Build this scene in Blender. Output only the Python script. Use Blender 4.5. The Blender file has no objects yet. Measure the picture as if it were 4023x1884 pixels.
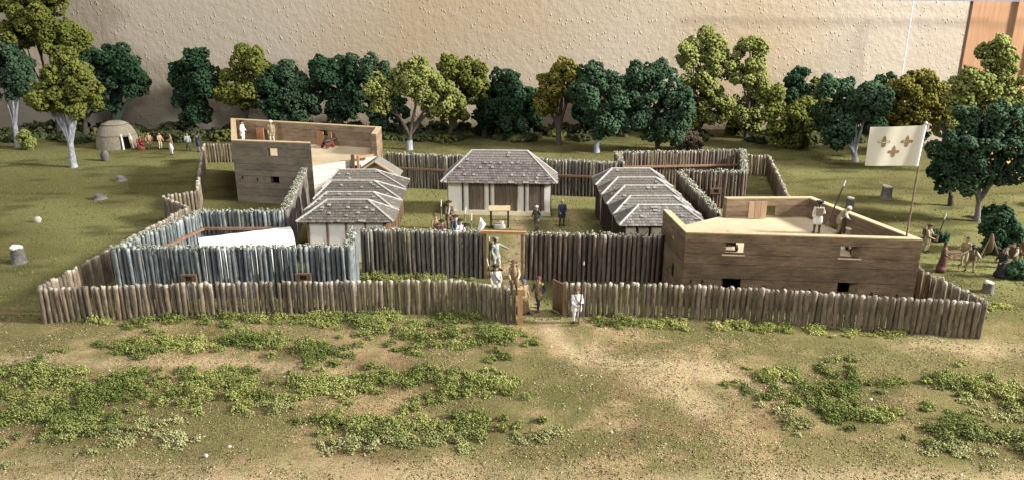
import bpy, bmesh, math, random
import numpy as np
from mathutils import Vector, Matrix

random.seed(7)
rng = np.random.default_rng(7)
R = math.radians
C = bpy.context.scene.collection
scene = bpy.context.scene

# ------------------------------------------------------------------ camera
cam_d = bpy.data.cameras.new("camera")
cam_d.sensor_width = 36.0
cam_d.lens = 36.0 * 3000.0 / 4023.0
cam_d.clip_start = 0.5
cam_d.clip_end = 400.0
cam = bpy.data.objects.new("camera", cam_d)
cam.location = (0, 0, 16.6)
cam.rotation_euler = (R(90 - 18.3), 0, 0)
C.objects.link(cam)
scene.camera = cam

# ------------------------------------------------------------------ light: a room, lit by a window to the right, with unseen fill lamps added at front and left
w = bpy.data.worlds.new("World")
scene.world = w
w.use_nodes = True
w.node_tree.nodes["Background"].inputs[0].default_value = (0.93, 0.96, 1.0, 1)
w.node_tree.nodes["Background"].inputs[1].default_value = 0.10
scene.view_settings.view_transform = 'Standard'
scene.view_settings.look = 'None'
scene.view_settings.exposure = 0.1
scene.view_settings.gamma = 1.0


def area(name, loc, target, size, size_y, power, col):
    l = bpy.data.lights.new(name, 'AREA')
    l.shape = 'RECTANGLE'
    l.size = size
    l.size_y = size_y
    l.energy = power
    l.color = col
    o = bpy.data.objects.new(name, l)
    o.location = loc
    d = Vector(target) - Vector(loc)
    o.rotation_euler = d.to_track_quat('-Z', 'Y').to_euler()
    C.objects.link(o)
    return o


area("window_light", (165, 22, 88), (0, 54, 2), 26, 22, 1000000, (1.0, 0.97, 0.92))
area("ceiling_light", (25, 42, 125), (0, 52, 0), 60, 44, 92000, (1.0, 0.97, 0.92))
area("front_fill_light", (40, -40, 60), (0, 45, 0), 30, 24, 34000, (0.98, 0.985, 1.0))  # fill lamp added behind the camera to lift the front faces
area("left_fill_light", (-95, -20, 62), (-25, 94, 9), 34, 26, 62000, (0.92, 0.96, 1.0))  # fill lamp added to brighten the left part of the back wall

# ------------------------------------------------------------------ helpers


def setp(o, label=None, cat=None, group=None, kind=None):
    if label:
        o['label'] = label
    if cat:
        o['category'] = cat
    if group:
        o['group'] = group
    if kind:
        o['kind'] = kind
    return o


def empty(name, loc, label, cat, group=None, rz=0.0):
    o = bpy.data.objects.new(name, None)
    o.location = loc
    o.rotation_euler = (0, 0, rz)
    o.empty_display_size = 0.3
    C.objects.link(o)
    return setp(o, label, cat, group)


class MB:
    def __init__(s):
        s.v = []
        s.f = []
        s.m = []
        s.sm = []

    def add(s, vs, fs, mat=0, smooth=False):
        n = len(s.v)
        s.v += [tuple(p) for p in vs]
        for f in fs:
            s.f.append(tuple(i + n for i in f))
            s.m.append(mat)
            s.sm.append(smooth)

    def box(s, c, size, rz=0.0, mat=0, rot=None):
        hx, hy, hz = size[0] / 2, size[1] / 2, size[2] / 2
        M = rot if rot is not None else Matrix.Rotation(rz, 3, 'Z')
        vs = []
        for z in (-hz, hz):
            for x, y in ((-hx, -hy), (hx, -hy), (hx, hy), (-hx, hy)):
                vs.append(M @ Vector((x, y, z)) + Vector(c))
        s.add(vs, [(3, 2, 1, 0), (4, 5, 6, 7), (0, 1, 5, 4), (1, 2, 6, 5), (2, 3, 7, 6), (3, 0, 4, 7)], mat)

    def prism(s, quad, z0, z1, mat=0):
        """quad: 4+ xy points counter-clockwise"""
        n = len(quad)
        zz0 = z0 if hasattr(z0, '__len__') else [z0] * n
        zz1 = z1 if hasattr(z1, '__len__') else [z1] * n
        vs = [(p[0], p[1], z) for p, z in zip(quad, zz0)] + [(p[0], p[1], z) for p, z in zip(quad, zz1)]
        a = sum(quad[i][0] * quad[(i + 1) % n][1] - quad[(i + 1) % n][0] * quad[i][1] for i in range(n))
        fs = [tuple(range(n))[::-1], tuple(range(n, 2 * n))] + [(i, (i + 1) % n, n + (i + 1) % n, n + i) for i in range(n)]
        if a < 0:
            fs = [f[::-1] for f in fs]
        s.add(vs, fs, mat)

    def tube(s, pts, rads, n=8, mat=0, smooth=True, cap=True):
        pts = [Vector(p) for p in pts]
        k = len(pts)
        vs = []
        d0 = (pts[1] - pts[0]).normalized()
        u = d0.orthogonal().normalized()
        for i, p in enumerate(pts):
            d = (pts[min(i + 1, k - 1)] - pts[max(i - 1, 0)]).normalized()
            u = (u - d * u.dot(d)).normalized()
            v = d.cross(u)
            for j in range(n):
                a = 2 * math.pi * j / n
                vs.append(p + (u * math.cos(a) + v * math.sin(a)) * rads[i])
        fs = []
        for i in range(k - 1):
            for j in range(n):
                fs.append((i * n + j, i * n + (j + 1) % n, (i + 1) * n + (j + 1) % n, (i + 1) * n + j))
        s.add(vs, fs, mat, smooth)
        if cap:
            s.add(vs[:n], [tuple(range(n))[::-1]], mat)
            s.add(vs[-n:], [tuple(range(n))], mat)

    def ball(s, c, r, mat=0, seg=8, ring=6):
        c = Vector(c)
        r = r if hasattr(r, '__len__') else (r, r, r)
        vs = [c + Vector((0, 0, -r[2]))]
        for i in range(1, ring):
            t = math.pi * i / ring - math.pi / 2
            for j in range(seg):
                a = 2 * math.pi * j / seg
                vs.append(c + Vector((math.cos(t) * math.cos(a) * r[0], math.cos(t) * math.sin(a) * r[1], math.sin(t) * r[2])))
        vs.append(c + Vector((0, 0, r[2])))
        fs = [(0, 1 + (j + 1) % seg, 1 + j) for j in range(seg)]
        for i in range(ring - 2):
            for j in range(seg):
                a = 1 + i * seg + j
                b = 1 + i * seg + (j + 1) % seg
                fs.append((a, b, b + seg, a + seg))
        l = len(vs) - 1
        b0 = 1 + (ring - 2) * seg
        fs += [(b0 + j, b0 + (j + 1) % seg, l) for j in range(seg)]
        s.add(vs, fs, mat, True)

    def mesh(s, name, mats):
        me = bpy.data.meshes.new(name)
        me.from_pydata(s.v, [], s.f)
        mats = mats if isinstance(mats, (list, tuple)) else [mats]
        for m in mats:
            me.materials.append(m)
        me.polygons.foreach_set('material_index', s.m)
        me.polygons.foreach_set('use_smooth', s.sm)
        me.update()
        return me

    def build(s, name, mats, parent=None, loc=(0, 0, 0)):
        return link(name, s.mesh(name, mats), parent, loc)


def link(name, me, parent=None, loc=(0, 0, 0), rot=None, scale=None):
    o = bpy.data.objects.new(name, me)
    o.location = loc
    if rot:
        o.rotation_euler = rot
    if scale:
        o.scale = scale
    C.objects.link(o)
    if parent is not None:
        o.parent = parent
    return o


def np_mesh(name, V, F, mat, cols=None, smooth=False):
    """V (n,3), F (m,3) triangles, cols (n,3) point colours"""
    me = bpy.data.meshes.new(name)
    n, m = len(V), len(F)
    me.vertices.add(n)
    me.vertices.foreach_set('co', np.asarray(V, np.float32).ravel())
    me.loops.add(m * 3)
    me.loops.foreach_set('vertex_index', np.asarray(F, np.int32).ravel())
    me.polygons.add(m)
    me.polygons.foreach_set('loop_start', np.arange(0, 3 * m, 3, dtype=np.int32))
    me.polygons.foreach_set('loop_total', np.full(m, 3, np.int32))
    if smooth:
        me.polygons.foreach_set('use_smooth', np.ones(m, bool))
    me.materials.append(mat)
    if cols is not None:
        a = me.color_attributes.new('tint', 'FLOAT_COLOR', 'POINT')
        c4 = np.ones((n, 4), np.float32)
        c4[:, :3] = cols
        a.data.foreach_set('color', c4.ravel())
    me.update(calc_edges=True)
    return me


# ------------------------------------------------------------------ materials


def nt(name):
    m = bpy.data.materials.new(name)
    m.use_nodes = True
    t = m.node_tree
    b = t.nodes["Principled BSDF"]
    return m, t, b


def N(t, typ, **kw):
    n = t.nodes.new(typ)
    for k, v in kw.items():
        setattr(n, k, v)
    return n


def ramp(t, stops):
    r = N(t, 'ShaderNodeValToRGB')
    e = r.color_ramp.elements
    while len(e) < len(stops):
        e.new(0.5)
    for i, (p, c) in enumerate(stops):
        e[i].position = p
        e[i].color = (*c, 1)
    return r


def simple(name, col, rough=0.8, scale=6.0, vary=0.35, stretch=(1, 1, 1), bump=0.3, rand=0.25, dist=0.02):
    """base colour with fine grain, a little per-object variation and a bump"""
    m, t, b = nt(name)
    tc = N(t, 'ShaderNodeTexCoord')
    mp = N(t, 'ShaderNodeMapping')
    mp.inputs['Scale'].default_value = stretch
    t.links.new(tc.outputs['Object'], mp.inputs['Vector'])
    no = N(t, 'ShaderNodeTexNoise')
    no.inputs['Scale'].default_value = scale
    no.inputs['Detail'].default_value = 6
    no.inputs['Roughness'].default_value = 0.65
    t.links.new(mp.outputs[0], no.inputs['Vector'])
    lo = tuple(x * (1 - vary) for x in col)
    hi = tuple(min(1, x * (1 + vary)) for x in col)
    r = ramp(t, [(0.3, lo), (0.7, hi)])
    t.links.new(no.outputs['Fac'], r.inputs[0])
    oi = N(t, 'ShaderNodeObjectInfo')
    mr = N(t, 'ShaderNodeMapRange')
    mr.inputs['To Min'].default_value = 1 - rand
    mr.inputs['To Max'].default_value = 1 + rand
    t.links.new(oi.outputs['Random'], mr.inputs['Value'])
    hs = N(t, 'ShaderNodeHueSaturation')
    t.links.new(mr.outputs[0], hs.inputs['Value'])
    t.links.new(r.outputs[0], hs.inputs['Color'])
    t.links.new(hs.outputs[0], b.inputs['Base Color'])
    b.inputs['Roughness'].default_value = rough
    b.inputs['Specular IOR Level'].default_value = 0.25
    if bump:
        bp = N(t, 'ShaderNodeBump')
        bp.inputs['Strength'].default_value = bump
        bp.inputs['Distance'].default_value = dist
        t.links.new(no.outputs['Fac'], bp.inputs['Height'])
        t.links.new(bp.outputs[0], b.inputs['Normal'])
    return m


def post_mat(name, dark, light, top, h):
    """round stakes: bark streaks along the stake, pale weathered (dry brushed) heads"""
    m, t, b = nt(name)
    tc = N(t, 'ShaderNodeTexCoord')
    oi = N(t, 'ShaderNodeObjectInfo')
    ad = N(t, 'ShaderNodeVectorMath', operation='ADD')
    sc = N(t, 'ShaderNodeVectorMath', operation='SCALE')
    sc.inputs['Scale'].default_value = 3.7
    t.links.new(oi.outputs['Location'], sc.inputs[0])
    t.links.new(tc.outputs['Object'], ad.inputs[0])
    t.links.new(sc.outputs[0], ad.inputs[1])
    mp = N(t, 'ShaderNodeMapping')
    mp.inputs['Scale'].default_value = (9, 9, 2.2)
    t.links.new(ad.outputs[0], mp.inputs['Vector'])
    no = N(t, 'ShaderNodeTexNoise')
    no.inputs['Scale'].default_value = 1.0
    no.inputs['Detail'].default_value = 7
    no.inputs['Roughness'].default_value = 0.7
    t.links.new(mp.outputs[0], no.inputs['Vector'])
    n2 = N(t, 'ShaderNodeTexNoise')
    n2.inputs['Scale'].default_value = 14
    n2.inputs['Detail'].default_value = 3
    t.links.new(ad.outputs[0], n2.inputs['Vector'])
    r = ramp(t, [(0.32, dark), (0.68, light)])
    t.links.new(no.outputs['Fac'], r.inputs[0])
    mr = N(t, 'ShaderNodeMapRange')
    mr.inputs['To Min'].default_value = 0.68
    mr.inputs['To Max'].default_value = 1.32
    t.links.new(oi.outputs['Random'], mr.inputs['Value'])
    hs = N(t, 'ShaderNodeHueSaturation')
    t.links.new(mr.outputs[0], hs.inputs['Value'])
    t.links.new(r.outputs[0], hs.inputs['Color'])
    # pale head
    sp = N(t, 'ShaderNodeSeparateXYZ')
    t.links.new(tc.outputs['Object'], sp.inputs[0])
    m1 = N(t, 'ShaderNodeMath', operation='MULTIPLY_ADD')
    m1.inputs[1].default_value = 0.5
    t.links.new(n2.outputs['Fac'], m1.inputs[0])
    t.links.new(sp.outputs['Z'], m1.inputs[2])
    m2 = N(t, 'ShaderNodeMapRange')
    m2.inputs['From Min'].default_value = h + 0.06
    m2.inputs['From Max'].default_value = h + 0.24
    t.links.new(m1.outputs[0], m2.inputs['Value'])
    mx = N(t, 'ShaderNodeMix', data_type='RGBA')
    m9 = N(t, 'ShaderNodeMath', operation='MULTIPLY')
    t.links.new(m2.outputs[0], m9.inputs[0])
    t.links.new(oi.outputs['Random'], m9.inputs[1])
    t.links.new(m9.outputs[0], mx.inputs['Factor'])
    t.links.new(hs.outputs[0], mx.inputs['A'])
    mx.inputs['B'].default_value = (*top, 1)
    t.links.new(mx.outputs['Result'], b.inputs['Base Color'])
    b.inputs['Roughness'].default_value = 0.75
    b.inputs['Specular IOR Level'].default_value = 0.3
    bp = N(t, 'ShaderNodeBump')
    bp.inputs['Strength'].default_value = 0.6
    bp.inputs['Distance'].default_value = 0.03
    t.links.new(no.outputs['Fac'], bp.inputs['Height'])
    t.links.new(bp.outputs[0], b.inputs['Normal'])
    return m


def tint_mat(name, rough=0.9, noise=14.0, vary=0.45, bump=0.5, transl=0.0):
    """takes the point colour 'tint', with fine speckle"""
    m, t, b = nt(name)
    at = N(t, 'ShaderNodeAttribute', attribute_name='tint')
    tc = N(t, 'ShaderNodeTexCoord')
    no = N(t, 'ShaderNodeTexNoise')
    no.inputs['Scale'].default_value = noise
    no.inputs['Detail'].default_value = 5
    no.inputs['Roughness'].default_value = 0.7
    t.links.new(tc.outputs['Object'], no.inputs['Vector'])
    mr = N(t, 'ShaderNodeMapRange')
    mr.inputs['From Min'].default_value = 0.3
    mr.inputs['From Max'].default_value = 0.7
    mr.inputs['To Min'].default_value = 1 - vary
    mr.inputs['To Max'].default_value = 1 + vary
    t.links.new(no.outputs['Fac'], mr.inputs['Value'])
    hs = N(t, 'ShaderNodeHueSaturation')
    t.links.new(at.outputs['Color'], hs.inputs['Color'])
    t.links.new(mr.outputs[0], hs.inputs['Value'])
    t.links.new(hs.outputs[0], b.inputs['Base Color'])
    b.inputs['Roughness'].default_value = rough
    b.inputs['Specular IOR Level'].default_value = 0.15
    if bump:
        bp = N(t, 'ShaderNodeBump')
        bp.inputs['Strength'].default_value = bump
        bp.inputs['Distance'].default_value = 0.06
        t.links.new(no.outputs['Fac'], bp.inputs['Height'])
        t.links.new(bp.outputs[0], b.inputs['Normal'])
    return m


def ground_mat():
    m, t, b = nt('ground_scatter')
    at = N(t, 'ShaderNodeAttribute', attribute_name='tint')
    tc = N(t, 'ShaderNodeTexCoord')
    vals = []
    for s, d in ((1.6, 6), (8.0, 7), (24.0, 5)):
        no = N(t, 'ShaderNodeTexNoise')
        no.inputs['Scale'].default_value = s
        no.inputs['Detail'].default_value = d
        no.inputs['Roughness'].default_value = 0.7
        t.links.new(tc.outputs['Object'], no.inputs['Vector'])
        vals.append(no)
    mr = N(t, 'ShaderNodeMapRange')
    mr.inputs['From Min'].default_value = 0.3
    mr.inputs['From Max'].default_value = 0.7
    mr.inputs['To Min'].default_value = 0.5
    mr.inputs['To Max'].default_value = 1.5
    t.links.new(vals[1].outputs['Fac'], mr.inputs['Value'])
    m3 = N(t, 'ShaderNodeMapRange')
    m3.inputs['From Min'].default_value = 0.3
    m3.inputs['From Max'].default_value = 0.7
    m3.inputs['To Min'].default_value = 0.5
    m3.inputs['To Max'].default_value = 1.5
    t.links.new(vals[2].outputs['Fac'], m3.inputs['Value'])
    mu = N(t, 'ShaderNodeMath', operation='MULTIPLY')
    t.links.new(mr.outputs[0], mu.inputs[0])
    t.links.new(m3.outputs[0], mu.inputs[1])
    hs = N(t, 'ShaderNodeHueSaturation')
    h0 = N(t, 'ShaderNodeMapRange')
    h0.inputs['From Min'].default_value = 0.3
    h0.inputs['From Max'].default_value = 0.7
    h0.inputs['To Min'].default_value = 0.475
    h0.inputs['To Max'].default_value = 0.525
    t.links.new(vals[0].outputs['Fac'], h0.inputs['Value'])
    t.links.new(h0.outputs[0], hs.inputs['Hue'])
    t.links.new(at.outputs['Color'], hs.inputs['Color'])
    t.links.new(mu.outputs[0], hs.inputs['Value'])
    t.links.new(hs.outputs[0], b.inputs['Base Color'])
    b.inputs['Roughness'].default_value = 0.95
    b.inputs['Specular IOR Level'].default_value = 0.1
    bp = N(t, 'ShaderNodeBump')
    bp.inputs['Strength'].default_value = 0.9
    bp.inputs['Distance'].default_value = 0.09
    t.links.new(mu.outputs[0], bp.inputs['Height'])
    t.links.new(bp.outputs[0], b.inputs['Normal'])
    return m


def wall_mat():
    """knobbly painted plaster"""
    m, t, b = nt('knobbly_plaster')
    tc = N(t, 'ShaderNodeTexCoord')
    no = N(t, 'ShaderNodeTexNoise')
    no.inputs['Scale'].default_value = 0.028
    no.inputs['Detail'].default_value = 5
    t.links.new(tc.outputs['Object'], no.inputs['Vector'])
    r = ramp(t, [(0.38, (0.335, 0.255, 0.16)), (0.60, (0.36, 0.305, 0.235))])  # tan and grey-beige patches imitate glass reflections, put into the wall colour
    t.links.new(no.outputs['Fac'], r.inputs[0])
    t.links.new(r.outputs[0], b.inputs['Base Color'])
    b.inputs['Roughness'].default_value = 0.6
    vo = N(t, 'ShaderNodeTexVoronoi', feature='SMOOTH_F1')
    vo.inputs['Scale'].default_value = 1.75
    vo.inputs['Smoothness'].default_value = 0.35
    n2 = N(t, 'ShaderNodeTexNoise')
    n2.inputs['Scale'].default_value = 1.3
    n2.inputs['Detail'].default_value = 6
    n2.inputs['Roughness'].default_value = 0.62
    mp = N(t, 'ShaderNodeMapping')
    mp.inputs['Scale'].default_value = (1.2, 1.0, 0.85)
    t.links.new(tc.outputs['Object'], mp.inputs['Vector'])
    t.links.new(mp.outputs[0], vo.inputs['Vector'])
    t.links.new(tc.outputs['Object'], n2.inputs['Vector'])
    mr = N(t, 'ShaderNodeMapRange', interpolation_type='SMOOTHSTEP')
    mr.inputs['From Min'].default_value = 0.27
    mr.inputs['From Max'].default_value = 0.02
    t.links.new(vo.outputs['Distance'], mr.inputs['Value'])
    n3 = N(t, 'ShaderNodeTexNoise')
    n3.inputs['Scale'].default_value = 0.5
    n3.inputs['Detail'].default_value = 2
    t.links.new(tc.outputs['Object'], n3.inputs['Vector'])
    m3 = N(t, 'ShaderNodeMapRange', interpolation_type='SMOOTHSTEP')
    m3.inputs['From Min'].default_value = 0.4
    m3.inputs['From Max'].default_value = 0.62
    t.links.new(n3.outputs['Fac'], m3.inputs['Value'])
    mq = N(t, 'ShaderNodeMath', operation='MULTIPLY')
    t.links.new(mr.outputs[0], mq.inputs[0])
    t.links.new(m3.outputs[0], mq.inputs[1])
    mr = mq
    ma = N(t, 'ShaderNodeMath', operation='MULTIPLY_ADD')
    ma.inputs[1].default_value = 0.9
    t.links.new(n2.outputs['Fac'], ma.inputs[0])
    t.links.new(mr.outputs[0], ma.inputs[2])
    bp = N(t, 'ShaderNodeBump')
    bp.inputs['Strength'].default_value = 0.75
    bp.inputs['Distance'].default_value = 0.16
    t.links.new(ma.outputs[0], bp.inputs['Height'])
    t.links.new(bp.outputs[0], b.inputs['Normal'])
    return m


def wood_mat(name, lo, hi, stretch, scale=3.0, rand=0.2, rough=0.6, bump=0.25, stain=0.0):
    m = simple(name, tuple((a + b) / 2 for a, b in zip(lo, hi)), rough, scale, 0.0, stretch, bump, rand)
    t = m.node_tree
    r = [n for n in t.nodes if n.type == 'VALTORGB'][0]
    r.color_ramp.elements[0].color = (*lo, 1)
    r.color_ramp.elements[1].color = (*hi, 1)
    if stain:
        # blotchy, uneven wood stain
        b = t.nodes["Principled BSDF"]
        src = b.inputs['Base Color'].links[0].from_socket
        tc = [n for n in t.nodes if n.type == 'TEX_COORD'][0]
        mp = N(t, 'ShaderNodeMapping')
        mp.inputs['Scale'].default_value = (0.5, 0.5, 1.1)
        t.links.new(tc.outputs['Object'], mp.inputs['Vector'])
        no = N(t, 'ShaderNodeTexNoise')
        no.inputs['Scale'].default_value = 1.1
        no.inputs['Detail'].default_value = 7
        no.inputs['Roughness'].default_value = 0.72
        t.links.new(mp.outputs[0], no.inputs['Vector'])
        mr = N(t, 'ShaderNodeMapRange')
        mr.inputs['From Min'].default_value = 0.33
        mr.inputs['From Max'].default_value = 0.67
        mr.inputs['To Min'].default_value = 1 - stain
        mr.inputs['To Max'].default_value = 1 + stain * 0.6
        t.links.new(no.outputs['Fac'], mr.inputs['Value'])
        hs = N(t, 'ShaderNodeHueSaturation')
        t.links.new(src, hs.inputs['Color'])
        t.links.new(mr.outputs[0], hs.inputs['Value'])
        t.links.new(hs.outputs[0], b.inputs['Base Color'])
    return m


M = {}
M['ground'] = ground_mat()
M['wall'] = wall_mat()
M['tint'] = tint_mat('dyed_foam')
M['weed'] = tint_mat('dyed_lichen', noise=20, vary=0.35)
M['post_tan'] = post_mat('tan_stakes', (0.075, 0.054, 0.036), (0.26, 0.205, 0.14), (0.42, 0.38, 0.32), 1.9)
M['post_grey'] = post_mat('grey_stakes', (0.055, 0.048, 0.04), (0.215, 0.195, 0.165), (0.40, 0.40, 0.35), 3.0)
M['post_teal'] = post_mat('bluish_grey_stakes', (0.055, 0.058, 0.058), (0.23, 0.255, 0.255), (0.40, 0.43, 0.39), 3.0)  # bluish cast of light and reflections put into the stake colour
M['post_brown'] = post_mat('brown_stakes', (0.06, 0.042, 0.03), (0.20, 0.15, 0.115), (0.46, 0.43, 0.37), 3.0)
M['moss'] = tint_mat('mossy_chips', noise=10, vary=0.3, bump=0.2)
M['rail'] = wood_mat('rail_wood', (0.16, 0.085, 0.05), (0.30, 0.18, 0.115), (1, 1, 1), 5)
M['plank'] = wood_mat('stained_planks', (0.13, 0.085, 0.05), (0.275, 0.195, 0.12), (0.7, 0.7, 4.5), 2.6, 0.14, stain=0.45)
M['plank_grey'] = wood_mat('greyed_planks', (0.14, 0.112, 0.08), (0.245, 0.20, 0.145), (0.7, 0.7, 4.5), 2.6, 0.10, stain=0.35)
M['plank_warm'] = wood_mat('warm_planks', (0.19, 0.13, 0.08), (0.34, 0.245, 0.16), (0.7, 0.7, 4.5), 2.4, 0.14, stain=0.4)
M['coping'] = wood_mat('pale_cut_wood', (0.42, 0.31, 0.18), (0.56, 0.43, 0.27), (1, 1, 1), 3, 0.08)
M['deck'] = wood_mat('pale_deck', (0.42, 0.345, 0.225), (0.52, 0.43, 0.29), (0.5, 2.5, 1), 1.6, 0.05, stain=0.18)
M['shutter'] = wood_mat('shutter_wood', (0.34, 0.22, 0.13), (0.48, 0.34, 0.22), (6, 6, 0.6), 2, 0.12)
M['shutter_red'] = wood_mat('reddish_shutter_wood', (0.26, 0.12, 0.06), (0.40, 0.21, 0.11), (6, 6, 0.6), 2, 0.12)
M['dark'] = simple('dark_stained_wood', (0.045, 0.033, 0.026), 0.8, 8, 0.4)
M['frame'] = wood_mat('brown_frame_wood', (0.10, 0.062, 0.038), (0.2, 0.13, 0.08), (4, 4, 0.6), 3, 0.2)
M['door'] = wood_mat('grey_brown_door_boards', (0.085, 0.063, 0.045), (0.22, 0.175, 0.13), (7, 7, 0.5), 2.2, 0.25)
M['orange_wood'] = wood_mat('fresh_orange_wood', (0.34, 0.18, 0.075), (0.52, 0.31, 0.15), (3, 3, 0.6), 3, 0.1)
M['plaster'] = simple('limewash', (0.82, 0.78, 0.69), 0.85, 3, 0.08, bump=0.15, rand=0.06)
M['plaster_cream'] = simple('cream_limewash', (0.62, 0.54, 0.37), 0.85, 3, 0.1, bump=0.15, rand=0.06)
M['shingle_grey'] = simple('grey_shingles', (0.115, 0.10, 0.083), 0.8, 9, 0.4, bump=0.5, rand=0.3)
M['shingle_mauve'] = simple('mauve_grey_shingles', (0.14, 0.118, 0.108), 0.8, 9, 0.4, bump=0.5, rand=0.3)
M['shingle_pale'] = simple('pale_grey_shingles', (0.155, 0.142, 0.125), 0.8, 9, 0.4, bump=0.5, rand=0.3)
M['shingle_tip'] = simple('weathered_shingles', (0.23, 0.215, 0.195), 0.8, 9, 0.3, rand=0.2)
M['pale_board'] = wood_mat('pale_pinkish_boards', (0.52, 0.45, 0.38), (0.66, 0.59, 0.51), (0.7, 0.7, 3), 2, 0.05, stain=0.15)
M['ridge'] = simple('pale_ridge_strip', (0.37, 0.355, 0.33), 0.8, 9, 0.3, rand=0.1)
M['canvas'] = simple('white_canvas', (0.78, 0.77, 0.72), 0.8, 1.2, 0.06, bump=0.1, rand=0.0)
M['tan_board'] = simple('tan_board', (0.34, 0.26, 0.15), 0.8, 4, 0.25)
M['flag'] = simple('cream_flag_cloth', (0.70, 0.64, 0.50), 0.9, 1.2, 0.07, bump=0.2, rand=0.0)
M['gold'] = simple('gold_print', (0.27, 0.185, 0.085), 0.7, 6, 0.2, rand=0.0)
M['iron'] = simple('black_iron', (0.02, 0.02, 0.02), 0.45, 8, 0.3)
M['brass'] = simple('dull_brass', (0.28, 0.22, 0.12), 0.45, 8, 0.3)
M['steel'] = simple('bright_steel', (0.72, 0.72, 0.70), 0.4, 8, 0.1)
M['pole'] = simple('pole_wood', (0.17, 0.12, 0.08), 0.7, 8, 0.3)
M['red_wood'] = simple('dark_red_carriage', (0.11, 0.03, 0.02), 0.7, 8, 0.3)
M['bark_hut'] = simple('grey_bark', (0.22, 0.19, 0.14), 0.9, 5, 0.35, (2, 2, 0.7), 0.6, 0.16)
M['bark_brown'] = simple('brown_bark', (0.16, 0.115, 0.075), 0.9, 5, 0.35, (2, 2, 0.7), 0.6, 0.16)
M['trunk_d'] = simple('dark_trunk', (0.05, 0.042, 0.033), 0.9, 6, 0.4)
M['trunk_n'] = simple('brown_trunk', (0.085, 0.07, 0.055), 0.9, 6, 0.4)
M['trunk_g'] = simple('green_trunk', (0.03, 0.045, 0.03), 0.9, 6, 0.4)
M['trunk_w'] = simple('whitish_trunk', (0.25, 0.255, 0.27), 0.9, 5, 0.6, (1, 1, 0.5))
M['trunk_m'] = simple('grey_trunk', (0.13, 0.12, 0.11), 0.9, 6, 0.5)
M['stone'] = simple('pale_stone', (0.46, 0.43, 0.36), 0.9, 6, 0.35)
M['stump_top'] = simple('cut_stump', (0.6, 0.54, 0.42), 0.9, 8, 0.2)
M['door_brown'] = wood_mat('varnished_door', (0.28, 0.15, 0.075), (0.38, 0.215, 0.115), (2.5, 2.5, 0.18), 1.2, 0.05, 0.4, 0.05)
M['door_orange'] = wood_mat('sunlit_varnished_casing', (0.62, 0.34, 0.13), (0.80, 0.47, 0.20), (2.5, 2.5, 0.18), 1.2, 0.05, 0.4, 0.05)  # sunlit brightness of the casing wood is put into its colour
M['casebar'] = simple('slate_blue_rail', (0.20, 0.21, 0.28), 0.5, 3, 0.2)
M['bead'] = simple('clear_bead', (0.75, 0.74, 0.74), 0.4, 3, 0.05)
for k_, c_ in dict(skin=(0.38, 0.235, 0.15), skin_dark=(0.30, 0.16, 0.09), white=(0.68, 0.67, 0.64), offwhite=(0.46, 0.44, 0.38),
                   palegrey=(0.27, 0.295, 0.27), black=(0.02, 0.02, 0.02), navy=(0.03, 0.04, 0.08), tan=(0.25, 0.185, 0.095), brown=(0.11, 0.07, 0.04),
                   grey=(0.2, 0.19, 0.17), red=(0.17, 0.03, 0.025), maroon=(0.10, 0.04, 0.04), blue=(0.07, 0.11, 0.19), khaki=(0.24, 0.2, 0.12),
                   hair=(0.03, 0.02, 0.015), darkgreen=(0.05, 0.06, 0.045), cream=(0.45, 0.38, 0.25)).items():
    M['c_' + k_] = simple('painted_' + k_, c_, 0.6, 12, 0.18, bump=0.1, rand=0.0)

# ------------------------------------------------------------------ ground


def vnoise(x, y, s, seed):
    r = np.random.default_rng(seed)
    n = 256
    g = r.random((n, n))
    x = x / s + 1000.3
    y = y / s + 1000.7
    xi = np.floor(x).astype(int)
    yi = np.floor(y).astype(int)
    fx = x - xi
    fy = y - yi
    fx = fx * fx * (3 - 2 * fx)
    fy = fy * fy * (3 - 2 * fy)
    a = g[xi % n, yi % n]
    b = g[(xi + 1) % n, yi % n]
    c = g[xi % n, (yi + 1) % n]
    d = g[(xi + 1) % n, (yi + 1) % n]
    return (a * (1 - fx) + b * fx) * (1 - fy) + (c * (1 - fx) + d * fx) * fy


def fbm(x, y, s, seed, o=4):
    t = 0
    k = 1.0
    tot = 0
    for i in range(o):
        t = t + vnoise(x, y, s / 2 ** i, seed + i) * k
        tot += k
        k *= 0.55
    return t / tot


def sstep(a, b, x):
    t = np.clip((x - a) / (b - a), 0, 1)
    return t * t * (3 - 2 * t)


def seg_dist(x, y, pts):
    d = np.full(np.shape(x), 1e9)
    for (ax, ay), (bx, by) in zip(pts[:-1], pts[1:]):
        vx, vy = bx - ax, by - ay
        t = np.clip(((x - ax) * vx + (y - ay) * vy) / (vx * vx + vy * vy), 0, 1)
        d = np.minimum(d, np.hypot(x - ax - t * vx, y - ay - t * vy))
    return d


PATH = [(-0.3, 44.5), (0.4, 41), (1.2, 38.2), (2.2, 35.0), (3.2, 32.6), (6.2, 31.9), (9.5, 31.6)]


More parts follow.
